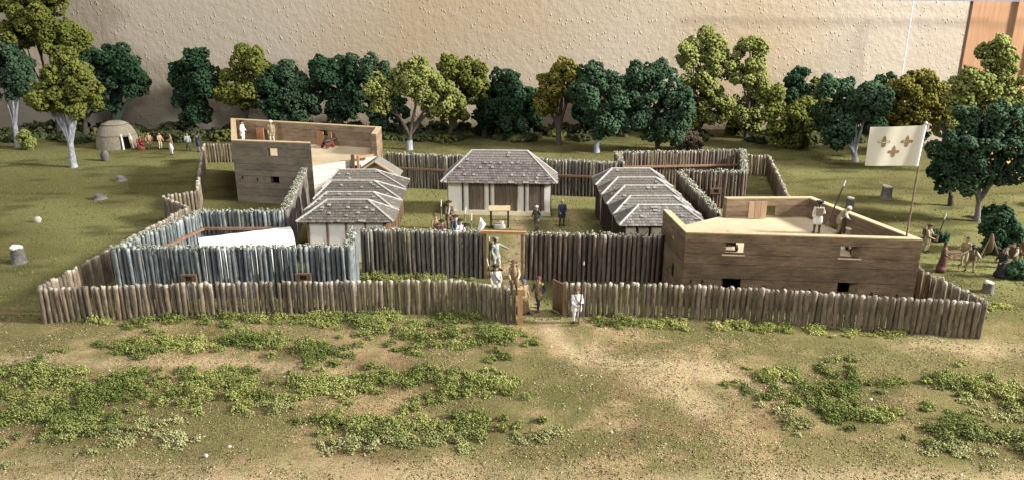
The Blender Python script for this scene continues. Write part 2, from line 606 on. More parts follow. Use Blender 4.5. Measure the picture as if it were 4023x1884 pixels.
WEEDS = [
    (-21.04, 30.41, 2.66, 1.53, 0),
    (-19.78, 27.67, 2.45, 2.32, 0),
    (-17.41, 28.85, 1.61, 1.5, 0),
    (-17.5, 26.51, 2.21, 1.15, 0),
    (-16.88, 30.2, 1.06, 1.0, 0),
    (-13.96, 29.52, 1.38, 1.38, 0),
    (-11.43, 29.2, 2.05, 1.7, 0),
    (-12.89, 30.37, 1.24, 0.91, 0),
    (-14.84, 26.2, 1.1, 0.91, 1),
    (-13.04, 25.62, 0.92, 0.43, 1),
    (-9.68, 27.82, 0.99, 0.5, 1),
    (-8.73, 30.0, 1.05, 0.71, 0),
    (-6.3, 30.13, 1.93, 1.15, 0),
    (-3.29, 29.92, 2.1, 1.2, 0),
    (-0.66, 29.66, 1.48, 0.9, 0),
    (-6.98, 26.78, 1.43, 0.94, 0),
    (-4.51, 26.21, 2.03, 1.14, 0),
    (-1.7, 26.35, 1.89, 1.03, 0),
    (1.27, 25.81, 0.93, 0.38, 1),
    (-5.91, 25.36, 1.68, 0.38, 1),
    (-9.68, 33.14, 2.0, 1.52, 0),
    (-13.51, 34.28, 2.55, 1.07, 0),
    (-18.41, 33.84, 1.26, 1.05, 0),
    (-16.12, 34.4, 1.38, 0.81, 2),
    (-3.73, 34.66, 2.18, 1.37, 0),
    (-0.74, 34.14, 1.21, 1.68, 0),
    (-6.93, 36.05, 2.46, 1.07, 0),
    (-22.1, 36.78, 2.3, 0.71, 2),
    (-18.24, 37.03, 2.31, 0.82, 0),
    (-14.12, 37.31, 2.54, 1.04, 0),
    (-10.38, 37.56, 2.76, 1.04, 0),
    (-6.53, 37.46, 2.76, 1.04, 0),
    (-2.9, 37.03, 2.31, 0.71, 0),
    (5.66, 36.63, 1.87, 0.75, 0),
    (8.5, 36.28, 1.65, 0.5, 2),
    (12.12, 35.94, 2.25, 0.59, 2),
    (15.66, 35.55, 2.43, 0.57, 2),
    (19.2, 35.31, 2.22, 0.42, 2),
    (13.62, 29.39, 2.75, 1.89, 0),
    (11.24, 26.93, 0.72, 1.01, 1),
    (13.73, 27.53, 1.63, 0.92, 0),
    (11.67, 30.72, 0.89, 0.52, 2),
    (16.6, 30.18, 1.41, 0.57, 2),
    (20.2, 30.03, 1.67, 1.21, 0),
    (21.38, 28.84, 0.85, 1.34, 0),
    (19.77, 27.53, 1.79, 0.92, 1),
    (17.41, 26.23, 1.72, 1.31, 0),
    (19.18, 25.8, 1.24, 1.1, 0),
    (17.26, 24.83, 1.2, 0.57, 1),
    (-5.44, 42.83, 2.63, 0.4, 0),
    (-8.09, 42.96, 1.44, 0.4, 0),
    (23.75, 40.63, 1.37, 0.48, 2),
    (25.88, 38.62, 0.87, 0.55, 2),
]


def ground_z(x, y):
    far = sstep(34.5, 37.5, y)
    z = (fbm(x, y, 3.0, 11) - 0.5) * 0.55 * (1 - far) + (fbm(x, y, 4.5, 21) - 0.5) * 0.10 * far
    z = z - 0.10 * np.exp(-(seg_dist(x, y, PATH[2:5]) / 0.8) ** 2)
    return z


BR_, BRF = 46.3, 93.4
gx = np.concatenate([np.arange(-95, -28, 0.6), np.arange(-28, 30, 0.21), np.arange(30, BR_ + 0.01, 0.3)])
gy = np.concatenate([np.arange(17.5, 46, 0.18), np.arange(46, BRF, 0.3)])
X, Y = np.meshgrid(gx, gy)
Z = ground_z(X, Y)
dirt = np.array((0.41, 0.295, 0.155))
sand = np.array((0.58, 0.44, 0.26))
brown = np.array((0.21, 0.14, 0.07))
olive = np.array((0.175, 0.165, 0.06))
meadow = np.array((0.165, 0.15, 0.056))
mlight = np.array((0.245, 0.24, 0.092))
mdark = np.array((0.075, 0.075, 0.026))


def mixc(a, b, t):
    return a * (1 - t[..., None]) + b * t[..., None]


fg = 1 - sstep(35.8, 37.4, Y + (fbm(X, Y, 2.0, 5) - 0.5) * 2)
fg = np.maximum(fg, (1 - sstep(0.6, 2.2, seg_dist(X, Y, [(-26.5, 37.5), (-25.5, 33)]))))
n1 = fbm(X, Y, 5.0, 31, 5)
n2 = fbm(X * 0.6, Y, 2.2, 41, 5)
n3 = fbm(X, Y, 0.8, 51, 4)
col = np.broadcast_to(dirt, X.shape + (3,)).copy()
col = mixc(col, brown, sstep(0.5, 0.68, n2) * 0.75)
col = mixc(col, olive, sstep(0.36, 0.56, n1 * 0.6 + n3 * 0.4) * 0.8)
# worn pale ground: the track from the gate, the near edge, the strip at the left
wob = (fbm(X, Y, 1.4, 61) - 0.5)
pale = np.exp(-((seg_dist(X, Y, PATH) + wob * 0.5) / (0.36 + 0.5 * sstep(36, 31, Y))) ** 2)
pale = np.maximum(pale, np.exp(-((seg_dist(X, Y, [(5, 31.8), (9.5, 31.0), (12, 29.5)]) + wob * 2.2) / 1.05) ** 2) * 0.9)
pale = np.maximum(pale, np.exp(-((seg_dist(X, Y, [(4, 33.2), (7, 30.2), (8, 28.3)]) + wob * 2.0) / 1.0) ** 2) * 0.8)
pale = np.maximum(pale, np.exp(-((seg_dist(X, Y, [(-26, 32.2), (-17, 32.0), (-8, 31.4)]) + wob * 1.6) / 0.5) ** 2) * 0.75)
pale = np.maximum(pale, np.exp(-((seg_dist(X, Y, [(19, 33.6), (27, 33.2)]) + wob * 2.0) / 0.8) ** 2) * 0.7)
pale = np.maximum(pale, (1 - sstep(22.8, 24.4, Y + wob * 1.6)) * 0.8)
pale = np.maximum(pale, np.exp(-((seg_dist(X, Y, [(-26, 24.4), (-14, 24.0), (3, 23.6)]) + wob * 1.5) / 0.5) ** 2) * 0.5)
col = mixc(col, sand, np.clip(pale, 0, 1) * (0.55 + 0.45 * n3))
# flocked olive patch right of the middle
ol = np.exp(-((X - 2.3) / 2.0) ** 2 - ((Y - 28.6) / 2.6) ** 2) + 0.8 * np.exp(-((X - 4.6) / 2.2) ** 2 - ((Y - 25.4) / 1.4) ** 2)
ol += 0.8 * np.exp(-((X - 8.5) / 3.5) ** 2 - ((Y - 34.6) / 1.0) ** 2) + 0.7 * np.exp(-((X - 15) / 5) ** 2 - ((Y - 33.0) / 1.0) ** 2)
col = mixc(col, olive * 0.9, np.clip(ol, 0, 1) * sstep(0.3, 0.6, n3 * 0.6 + n2 * 0.4))
# stained soil under the lichen mats
wd = np.zeros_like(X)
for (cx, cy, rx, ry, k) in WEEDS:
    wd = np.maximum(wd, np.exp(-(((X - cx) / rx) ** 2 + ((Y - cy) / ry) ** 2) ** 1.5))
col = mixc(col, np.array((0.12, 0.10, 0.035)), wd * 0.6)
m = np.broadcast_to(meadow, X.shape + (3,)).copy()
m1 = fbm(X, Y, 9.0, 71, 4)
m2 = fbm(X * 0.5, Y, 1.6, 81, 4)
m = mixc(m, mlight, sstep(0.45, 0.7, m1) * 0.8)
m = mixc(m, mlight, np.exp(-((Y - 74.5) / 5.0) ** 2) * sstep(-24, -32, X) * 0.7)  # lit band across the far left meadow, painted into the ground colour
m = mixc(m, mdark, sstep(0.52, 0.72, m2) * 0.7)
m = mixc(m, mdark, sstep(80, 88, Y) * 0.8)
court = ((X > -13) & (X < 9) & (Y > 44.5) & (Y < 62)).astype(float)
m = mixc(m, np.array((0.27, 0.25, 0.10)), court * 0.55 * sstep(0.3, 0.6, m1 * 0.5 + m2 * 0.5))
tr = np.exp(-((seg_dist(X, Y, [(0.2, 44), (0.8, 50), (0.3, 55.5)]) + wob) / 0.8) ** 2) + np.exp(-((seg_dist(X, Y, [(2.6, 46), (3.2, 55)]) + wob) / 0.35) ** 2) * 0.8
tr += np.exp(-((seg_dist(X, Y, [(4.8, 48), (4.6, 58)]) + wob) / 0.4) ** 2) * 0.7
m = mixc(m, sand * 0.8, np.clip(tr, 0, 1) * 0.75)
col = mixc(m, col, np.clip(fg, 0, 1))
col = mixc(col, sand * 0.9, np.clip(np.exp(-((seg_dist(X, Y, PATH[:4]) + wob * 0.6) / 0.6) ** 2), 0, 1) * 0.6)
ny, nx = X.shape
idx = np.arange(nx * ny).reshape(ny, nx)
q = np.stack([idx[:-1, :-1], idx[:-1, 1:], idx[1:, 1:], idx[1:, :-1]], -1).reshape(-1, 4)
F = np.concatenate([q[:, [0, 1, 2]], q[:, [0, 2, 3]]])
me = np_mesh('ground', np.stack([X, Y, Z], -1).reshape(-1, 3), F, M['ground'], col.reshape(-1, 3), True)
setp(link('ground', me), kind='structure')
mb = MB()
mb.box(((BR_ - 95) / 2, 55.4, -1.05), (BR_ + 95 - 0.1, 75.8, 1.6))
setp(mb.build('base_board', M['orange_wood']), kind='structure')

# ------------------------------------------------------------------ the room behind
mb = MB()
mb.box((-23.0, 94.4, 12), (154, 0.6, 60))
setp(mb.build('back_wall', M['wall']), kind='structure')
dr = empty('wooden_door', (62.6, 94.3, -18), 'varnished brown panelled door in a bright orange wooden casing beside the plaster wall', 'door')
mb = MB()
mb.box((-7.28, 0.0, 30), (2.2, 0.8, 60))
mb.build('stile', M['door_brown'], dr)
mb = MB()
mb.box((-2.0, 0.0, 30), (2.0, 0.8, 60))
mb.build('stile', M['door_brown'], dr)
mb = MB()
mb.box((-4.6, 0.0, 24.8), (3.1, 0.78, 1.6))
mb.build('rail', M['door_brown'], dr)
mb = MB()
mb.box((-4.6, 0.2, 30), (3.14, 0.3, 60))
mb.build('panel', M['door_brown'], dr)
mb = MB()
mb.box((6.0, -0.2, 30), (13.8, 1.2, 60))
mb.build('casing', M['door_orange'], dr)
# the display case: one back corner bead, the right hand pane, the slate blue top rail
dc = empty('display_case', (46.0, 91.6, 0), 'clear display case corner, thin upright bead and slate blue top rail, upper right', 'display case')
mb = MB()
mb.box((0, 0, 7.6), (0.1, 0.1, 15.4))
mb.build('corner_bead', M['bead'], dc)
mb = MB()
mb.box((0.0, 0.0, 15.2), (42, 0.12, 0.14), rot=Matrix.Rotation(R(0.55), 3, 'Y'))
mb.build('top_rail', M['casebar'], dc)
gm, gt, gb = nt('clear_pane')
gt.nodes.remove(gb)
tr_ = N(gt, 'ShaderNodeBsdfTransparent')
tr_.inputs[0].default_value = (0.99, 0.99, 0.995, 1)
gl = N(gt, 'ShaderNodeBsdfGlossy')
gl.inputs['Roughness'].default_value = 0.12
gl.inputs['Color'].default_value = (0.9, 0.9, 1, 1)
ms = N(gt, 'ShaderNodeMixShader')
ms.inputs[0].default_value = 0.05
gt.links.new(tr_.outputs[0], ms.inputs[1])
gt.links.new(gl.outputs[0], ms.inputs[2])
gt.links.new(ms.outputs[0], [n for n in gt.nodes if n.type == 'OUTPUT_MATERIAL'][0].inputs[0])
mb = MB()
mb.prism([(0.06, -0.06), (0.16, -0.06), (3.16, -50), (3.06, -50)], 0.05, 14.9)
mb.build('side_pane', gm, dc)

# ------------------------------------------------------------------ palisades


def stake_mesh(name, h, r, mat, seed):
    rr = random.Random(seed)
    mb = MB()
    n = 7
    zs = [-0.25, h * 0.35, h * 0.72, h - 0.05, h]
    rings = []
    dx, dy = rr.uniform(-0.03, 0.03), rr.uniform(-0.02, 0.02)
    for k, z in enumerate(zs):
        rad = r * (1.04 - 0.05 * z / h + rr.uniform(-0.06, 0.06))
        if k == 4:
            rad *= rr.uniform(0.62, 0.86)
        ring = []
        for j in range(n):
            a = 2 * math.pi * j / n + seed
            q = rad * rr.uniform(0.9, 1.1)
            zz = z + (rr.uniform(-0.05, 0.05) if k >= 3 else 0)
            ring.append((math.cos(a) * q + dx * z / h, math.sin(a) * q + dy * z / h, zz))
        rings.append(ring)
    vs = [p for ring in rings for p in ring]
    vs.append((dx, dy, h + rr.uniform(0.0, 0.05)))
    fs = []
    for k in range(4):
        for j in range(n):
            fs.append((k * n + j, k * n + (j + 1) % n, (k + 1) * n + (j + 1) % n, (k + 1) * n + j))
    mb.add(vs, fs, 0, True)
    mb.add(vs, [(4 * n + j, 4 * n + (j + 1) % n, 5 * n) for j in range(n)], 0, False)
    return mb.mesh(name, mat)


STAKES = {}
for key, h, r in (('post_tan', 1.9, 0.124), ('post_grey', 3.0, 0.107), ('post_teal', 3.0, 0.107), ('post_brown', 3.0, 0.107)):
    STAKES[key] = [stake_mesh('stake', h, r, M[key], i + 1) for i in range(7)]

OCT = np.array([(1, 0, 0), (-1, 0, 0), (0, 1, 0), (0, -1, 0), (0, 0, 1), (0, 0, -1)], float)
OCTF = np.array([(0, 2, 4), (2, 1, 4), (1, 3, 4), (3, 0, 4), (2, 0, 5), (1, 2, 5), (3, 1, 5), (0, 3, 5)])


TET = np.array([(1, 1, 1), (1, -1, -1), (-1, 1, -1), (-1, -1, 1)], float) * 0.72
TETF = np.array([(0, 1, 2), (0, 3, 1), (0, 2, 3), (1, 3, 2)])


def clumps(P, S, cols, squash=1.0, jitter=0.35, fine=False):
    """irregular eight-sided crumbs at P (n,3) of size S (n,) with colours (n,3)"""
    n = len(P)
    base, bf = (TET, TETF) if fine else (OCT, OCTF)
    nb = len(base)
    V = base[None] * (1 + rng.uniform(-jitter, jitter, (n, nb, 1)))
    V = V + rng.uniform(-0.22, 0.22, (n, nb, 3))
    A = rng.normal(size=(n, 3, 3))
    Q = np.linalg.qr(A)[0]
    V = np.einsum('nij,nkj->nki', Q, V)
    V[..., 2] *= squash
    V = V * np.asarray(S)[:, None, None] + P[:, None, :]
    # keep winding outward where the frame is mirrored
    det = np.linalg.det(Q)
    F = np.where(det[:, None, None] > 0, bf[None], bf[None][:, :, ::-1]) + (np.arange(n) * nb)[:, None, None]
    return V.reshape(-1, 3), F.reshape(-1, 3), np.repeat(cols, nb, 0)


def walk(pts, sp, sh=0.5):
    out = []
    for (ax, ay), (bx, by) in zip(pts[:-1], pts[1:]):
        L = math.hypot(bx - ax, by - ay)
        n = max(1, round(L / sp))
        for i in range(n):
            t = (i + sh) / n
            out.append((ax + (bx - ax) * t, ay + (by - ay) * t, (ax, ay, bx, by, L)))
    return out


def palisade(label, pts, key, h, rows=1, sp=0.285, rails=(), moss=0, group=None, rail_side=1):
    """a fence of round stakes; rows=2 stands a second row behind the first (to the left of the walking direction)"""
    t = empty('palisade', (pts[0][0], pts[0][1], 0), label, 'palisade', group)
    ox, oy = pts[0]
    h0 = 1.9 if key == 'post_tan' else 3.0
    P = []
    for row in range(rows):
        for (x, y, (ax, ay, bx, by, L)) in walk(pts, sp, 0.5 if row == 0 else 0.98):
            nx_, ny_ = -(by - ay) / L, (bx - ax) / L
            off = 0.24 * row
            x2 = x + nx_ * off + random.uniform(-0.02, 0.02)
            y2 = y + ny_ * off + random.uniform(-0.025, 0.025)
            hz = h + random.uniform(-0.06, 0.06)
            link('stake', random.choice(STAKES[key]), t, (x2 - ox, y2 - oy, 0),
                 (random.uniform(-0.016, 0.016), random.uniform(-0.026, 0.026), random.uniform(0, 6.28)), (random.uniform(0.84, 1.1), random.uniform(0.84, 1.1), hz / h0))
            if moss:
                for _ in range(moss):
                    P.append((x2 - ox + random.uniform(-0.17, 0.17), y2 - oy + random.uniform(-0.17, 0.17), hz + random.uniform(-0.03, 0.07)))
    if P:
        P = np.array(P)
        n = len(P)
        c0 = np.array((0.245, 0.25, 0.18))
        k = rng.random((n, 1))
        cols = np.where(k < 0.3, np.array((0.14, 0.15, 0.085)), np.where(k < 0.8, c0, np.array((0.38, 0.385, 0.33)))) * rng.uniform(0.7, 1.3, (n, 1))
        V, F_, cc = clumps(P, rng.uniform(0.03, 0.085, n), cols, 0.8)
        o = link('moss', np_mesh('moss', V, F_, M['moss'], cc), t)
        o['kind'] = 'stuff'
    for (i, z) in rails:
        (ax, ay), (bx, by) = pts[i], pts[i + 1]
        L = math.hypot(bx - ax, by - ay)
        nx_, ny_ = -(by - ay) / L, (bx - ax) / L
        off = (0.26 * (rows - 1) + 0.19) * rail_side if rail_side > 0 else -0.19
        mb = MB()
        mb.box(((ax + bx) / 2 + nx_ * off - ox, (ay + by) / 2 + ny_ * off - oy, z), (L - 0.5, 0.12, 0.17), math.atan2(by - ay, bx - ax))
        mb.build('rail', M['rail'], t)
    return t


# outer, low fence
ofl = palisade('low tan stake fence along the front, left of the outer gate', [(-24.5, 36.55), (-18.8, 37.1), (-12.2, 37.5), (-2.6, 37.75), (0.2, 36.4)], 'post_tan', 1.9)
mb = MB()
mb.box((0.42 + 24.5, 36.25 - 36.55, 0.98), (0.26, 0.26, 2.06))
mb.build('end_post', M['orange_wood'], ofl)
ofr = palisade('low brown stake fence along the front, right of the outer gate, below the near blockhouse', [(2.75, 37.35), (7.9, 37.2), (13.0, 36.55), (17.8, 35.6), (23.4, 34.65)], 'post_tan', 1.88)
palisade('low stake fence zigzagging back along the left meadow', [(-24.5, 36.75), (-24.2, 39.25), (-22.9, 51.95), (-25.95, 54.75), (-23.95, 56.2), (-30.5, 74.6), (-24.4, 75.0)], 'post_tan', 1.9)
palisade('low stake fence running back along the right meadow behind the near blockhouse', [(23.5, 34.85), (22.45, 39.3), (21.2, 47.0), (20.4, 54.4), (23.65, 69.0), (17.5, 70.2)], 'post_tan', 1.9, moss=1)
# gate leaf in the low front fence
gl_ = empty('gate_leaf', (2.25, 37.6, 0), 'open dark board leaf of the low outer gate, hinged right of the gap', 'gate')
for i in range(4):
    mb = MB()
    mb.box((0.02 + 0.13 * i, 0.55 - 0.2 * i, 0.9), (0.21, 0.07, 1.75), R(-57))
    mb.build('board', M['frame'], gl_)
mb = MB()
mb.box((0.52, -0.28, 0.95), (0.16, 0.16, 1.95))
mb.build('post', M['rail'], gl_)

# inner, tall palisade
G_T = None
fl = palisade('tall bluish grey stake bastion enclosing the white vault at front left',
              [(-9.3, 43.3), (-8.95, 39.9), (-22.1, 39.75), (-20.1, 47.15), (-14.7, 47.2)][::-1], 'post_teal', 3.0, 2, rails=((0, 1.9), (1, 1.9)), moss=4)
palisade('tall grey stake wall between the front left bastion and the main gateway', [(-9.15, 43.5), (-1.75, 43.0)], 'post_grey', 2.85, 2, moss=4)
palisade('tall brown stake wall between the main gateway and the near blockhouse', [(0.68, 42.75), (8.75, 42.2)], 'post_brown', 2.85, 2, moss=4)
palisade('tall stake wall running back from the front left bastion to the rear blockhouse', [(-14.6, 47.5), (-16.3, 59.2)], 'post_grey', 3.0, 2, moss=5)
palisade('tall grey stake wall closing the back of the fort behind the hall', [(-11.0, 65.0), (8.55, 61.2)], 'post_grey', 3.0, 2, rails=((0, 1.75),), moss=3, rail_side=-1)
br = palisade('tall brown stake bastion at the back right corner', [(13.15, 58.2), (18.2, 58.0), (20.5, 66.4), (9.0, 65.4), (8.85, 61.3)], 'post_brown', 3.0, 2, rails=((2, 1.75),), moss=4)
palisade('tall stake wall with a mossy top between the back right bastion and the near blockhouse', [(13.3, 46.5), (13.1, 57.9)], 'post_brown', 3.0, 2, moss=5)
# gun ports in the front left bastion
for gx_, gz_ in ((-17.93, 1.28), (-11.57, 1.34)):
    fr = MB()
    fr.box((0, 0, 0.19), (0.86, 0.16, 0.1))
    fr.box((0, 0, -0.19), (0.86, 0.16, 0.1))
    fr.box((-0.31, 0, 0), (0.24, 0.16, 0.28))
    fr.box((0.31, 0, 0), (0.24, 0.16, 0.28))
    po = fr.build('gun_port', M['frame'], fl, (gx_ + 14.7, 39.56 - 47.2, gz_))
    hb = MB()
    hb.box((0, 0.05, 0), (0.38, 0.06, 0.28))
    hb.build('shutter', M['dark'], po)  # dark panel stands in for the shade inside the open port
fr = MB()
fr.box((0, 0, 0.19), (0.9, 0.16, 0.1))
fr.box((0, 0, -0.19), (0.9, 0.16, 0.1))
fr.box((-0.32, 0, 0), (0.24, 0.16, 0.28))
fr.box((0.32, 0, 0), (0.24, 0.16, 0.28))
po = fr.build('gun_port', M['frame'], br, (15.95 - 13.15, 57.93 - 58.2, 1.45))
hb = MB()
hb.box((0, 0.05, 0), (0.4, 0.06, 0.28))
hb.build('shutter', M['dark'], po)  # dark panel again paints the shade of an open hole
# main gateway
gw = empty('gateway', (-1.6, 42.9, 0), 'main gateway of fresh orange timber between the two tall front walls', 'gateway')
for dx, dy in ((0.0, 0.0), (2.2, -0.2)):
    mb = MB()
    mb.box((dx, dy, 1.4), (0.16, 0.2, 2.8))
    mb.build('post', M['frame'], gw)
mb = MB()
mb.box((1.1, -0.1, 2.9), (2.7, 0.24, 0.17), -0.08)
mb.build('lintel', M['orange_wood'], gw)

# ------------------------------------------------------------------ blockhouses


def offset_chain(pts, t):
    """inner line of a closed polygon (counter-clockwise), offset by t"""
    n = len(pts)
    out = []
    for i in range(n):
        p0, p1, p2 = Vector(pts[i - 1]), Vector(pts[i]), Vector(pts[(i + 1) % n])
        d1, d2 = (p1 - p0).normalized(), (p2 - p1).normalized()
        n1, n2 = Vector((-d1.y, d1.x)), Vector((-d2.y, d2.x))
        b = (n1 + n2)
        b = b / max(0.25, b.dot(n1))
        q = p1 + b * t
        out.append((q.x, q.y))
    return out


def plank_wall(root, a, b, ai, bi, cuts, z_hi, openings, mat, coping=True, name='plank', seam=0.022):
    """horizontal planks between outer line a-b and inner line ai-bi; openings as (s0, s1, z0, z1) with s in metres from a"""
    L = math.hypot(b[0] - a[0], b[1] - a[1])

    def P(s, inner):
        t = s / L
        p, q = (ai, bi) if inner else (a, b)
        return (p[0] + (q[0] - p[0]) * t, p[1] + (q[1] - p[1]) * t)
    zs = [z for z in cuts if z < z_hi] + [z_hi]
    for z0, z1 in zip(zs[:-1], zs[1:]):
        iv = [(0.0, L)]
        for (s0, s1, oz0, oz1) in openings:
            if oz0 < z1 - 0.02 and oz1 > z0 + 0.02:
                nv = []
                for (u, v) in iv:
                    if s1 <= u or s0 >= v:
                        nv.append((u, v))
                        continue
                    if s0 > u:
                        nv.append((u, s0))
                    if s1 < v:
                        nv.append((s1, v))
                iv = nv
        for (u, v) in iv:
            k = random.uniform(-0.008, 0.012)
            nx_, ny_ = (b[1] - a[1]) / L * k, -(b[0] - a[0]) / L * k
            q = [P(u, 0), P(v, 0), P(v, 1), P(u, 1)]
            q = [(x + nx_ * (1 if i < 2 else 0), y + ny_ * (1 if i < 2 else 0)) for i, (x, y) in enumerate(q)]
            mb = MB()
            mb.prism(q, z0 + (seam if z0 > 0 else 0), z1)
            mb.build(name, mat, root)
    if coping:
        mb = MB()
        q = [P(0, 0), P(L, 0), P(L, 1), P(0, 1)]
        mb.prism(q, z_hi + 0.003, z_hi + 0.07)
        mb.build('coping', M['coping'], root)


def wall_patch(root, a, b, s, z, wdt, hgt, dep, mat, name, out=0.004):
    """small box seated in the outer face of a wall"""
    L = math.hypot(b[0] - a[0], b[1] - a[1])
    ux, uy = (b[0] - a[0]) / L, (b[1] - a[1]) / L
    nx_, ny_ = uy, -ux
    mb = MB()
    c = (a[0] + ux * s + nx_ * (out - dep / 2 + 0.012), a[1] + uy * s + ny_ * (out - dep / 2 + 0.012), z)
    mb.box(c, (wdt, dep, hgt), math.atan2(uy, ux))
    return mb.build(name, mat, root)


# near (front right) blockhouse
B = empty('blockhouse', (0, 0, 0), 'near plank blockhouse with cream deck and pale topped parapets at front right', 'blockhouse')
bp = [(8.84, 42.95), (9.23, 38.57), (21.19, 37.37), (18.6, 45.85), (13.14, 45.75)]
bi = offset_chain(bp, 0.36)
cuts = [-0.2, 0.55, 1.1, 1.74, 2.55, 3.12, 3.75]
ops_front = [(2.05, 3.05, 3.12, 3.75), (7.95, 9.0, 3.02, 3.68), (2.05, 3.05, 1.2, 1.98), (8.05, 9.1, 1.1, 1.85)]
ops_front = [(2.05, 3.05, 3.12, 3.75), (8.0, 9.0, 3.12, 3.75), (2.05, 3.07, 1.1, 1.74), (8.1, 9.18, 1.1, 1.74)]
plank_wall(B, bp[0], bp[1], bi[0], bi[1], cuts, 4.2, [], M['plank'])
plank_wall(B, bp[1], bp[2], bi[1], bi[2], cuts, 4.2, ops_front, M['plank'])
plank_wall(B, bp[2], bp[3], bi[2], bi[3], cuts, 4.2, [], M['plank'])
plank_wall(B, bp[3], bp[4], bi[3], bi[4], cuts, 4.2, [(2.2, 3.05, 3.12, 3.75)], M['plank_warm'])
plank_wall(B, bp[4], bp[0], bi[4], bi[0], cuts, 3.0, [], M['plank'], False)
dk = offset_chain(bp, 0.365)
dkq = [dk[1], dk[2], dk[3], (bp[4][0] - 0.02, bp[4][1] - 0.37), (bp[4][0] - 0.1, bp[4][1] - 0.02), (bp[0][0] + 0.37, bp[0][1] + 0.1), (bp[0][0] + 0.372, bp[0][1])]
mb = MB()
mb.prism(dkq, 2.85, 3.02)
mb.build('deck', M['deck'], B)
for s in (0.45, 1.05, 4.3, 5.35, 6.7, 9.9, 11.2):
    wall_patch(B, bp[1], bp[2], s, 1.52 if s < 2 else 1.38 - (s - 3) * 0.03, 0.1, 0.2, 0.06, M['iron'], 'loophole')  # black boxes paint the shade inside the loopholes
wall_patch(B, bp[0], bp[1], 2.3, 3.3, 0.16, 0.2, 0.06, M['coping'], 'loophole')  # pale box paints the light showing in this hole
wall_patch(B, bp[0], bp[1], 2.6, 1.5, 0.3, 0.75, 0.06, M['iron'], 'slit')  # black box paints the shade inside an open slot
wall_patch(B, bp[0], bp[1], 2.2, 3.85, 0.14, 0.1, 0.06, M['iron'], 'loophole')  # black box again, painted shade of a small hole
# sills and the plank shutter leaning inside
L_ = Vector(bp[2]) - Vector(bp[1])
for s in (2.55, 8.5):
    wall_patch(B, bp[1], bp[2], s, 3.085, 1.2, 0.06, 0.5, M['coping'], 'sill', 0.06)
sh = MB()
sh.box((0, 0, 0), (1.12, 0.07, 0.08))
shr = sh.build('shutter', M['shutter'], B, (15.1, 45.2, 3.6))
for i in range(3):
    mb = MB()
    mb.box((-0.37 + 0.37 * i, -0.06, 0.0), (0.35, 0.06, 1.04 + 0.03 * (i % 2)))
    mb.build('board', M['shutter'], shr)
for k in range(3):
    mb = MB()
    mb.box((19.5 - 0.28 * k, 40.55 + 0.1 * k, 3.12 + 0.06 * k), (1.3, 0.2, 0.1), R(-24 + 4 * k))
    mb.build('loose_plank', M['shutter'], B)

# rear (back left) blockhouse
B2 = empty('blockhouse', (0, 0, 0), 'rear plank blockhouse with high brown parapets at back left', 'blockhouse')
cp = [(-22.3, 60.06), (-15.69, 58.85), (-11.25, 62.7), (-11.38, 66.2), (-26.1, 70.8)]
ci = offset_chain(cp, 0.42)
cuts2 = [-0.2, 0.6, 1.2, 1.65, 2.22, 2.7, 3.2, 3.85, 4.5]
plank_wall(B2, cp[0], cp[1], ci[0], ci[1], cuts2, 5.0, [(3.0, 3.85, 3.85, 4.5), (3.0, 3.78, 1.65, 2.22)], M['plank_grey'])
plank_wall(B2, cp[1], cp[2], ci[1], ci[2], cuts2, 3.2, [(3.3, 4.3, 2.22, 2.7)], M['pale_board'], False)
plank_wall(B2, cp[2], cp[3], ci[2], ci[3], cuts2, 5.0, [], M['plank_warm'])
plank_wall(B2, cp[3], cp[4], ci[3], ci[4], cuts2, 5.0, [(5.2, 6.0, 3.85, 4.5), (11.0, 11.8, 3.85, 4.5)], M['plank_warm'])
plank_wall(B2, cp[4], cp[0], ci[4], ci[0], cuts2, 5.0, [], M['plank_warm'])
d2 = offset_chain(cp, 0.425)
mb = MB()
mb.prism([d2[0], (cp[1][0] - 0.02, cp[1][1] + 0.43), (cp[1][0] + 0.02, cp[1][1] + 0.03), (cp[2][0] - 0.45, cp[2][1] - 0.38), (cp[2][0] - 0.43, cp[2][1]), d2[3], d2[4]], 3.04, 3.22)
mb.build('deck', M['deck'], B2)
for s, z in ((0.62, 2.05), (1.9, 1.93)):
    wall_patch(B2, cp[0], cp[1], s, z, 0.12, 0.24, 0.06, M['iron'], 'loophole')  # black boxes stand for shade in the rear loopholes
for px_, py_, hw in ((-22.9, 68.95, 0.75), (-17.0, 67.15, 0.65), (-16.05, 66.85, 0.28), (-11.95, 65.1, 0.5)):
    mb = MB()
    mb.box((0, 0, 0.62), (hw, 0.1, 1.24), R(-17))
    mb.build('shutter', M['shutter_red'], B2, (px_, py_, 3.225))
# door frame and ladder landing on the pale inner wall
mb = MB()
mb.box((0, 0, 0), (0.26, 0.26, 1.25))
mb.build('post', M['frame'], B2, (-12.9, 60.75, 3.1))
mb = MB()
mb.box((0, 0, 0), (0.2, 0.2, 1.1))
mb.build('post', M['orange_wood'], B2, (-12.5, 60.85, 3.1))
mb = MB()
mb.box((0, 0, 0), (1.4, 0.2, 0.16), R(35))
mb.build('lintel', M['orange_wood'], B2, (-11.95, 61.35, 3.5))

# ------------------------------------------------------------------ houses with hipped shingle roofs


def bilerp(q, u, v):
    a = q[0].lerp(q[1], u)
    b = q[3].lerp(q[2], u)
    return a.lerp(b, v)


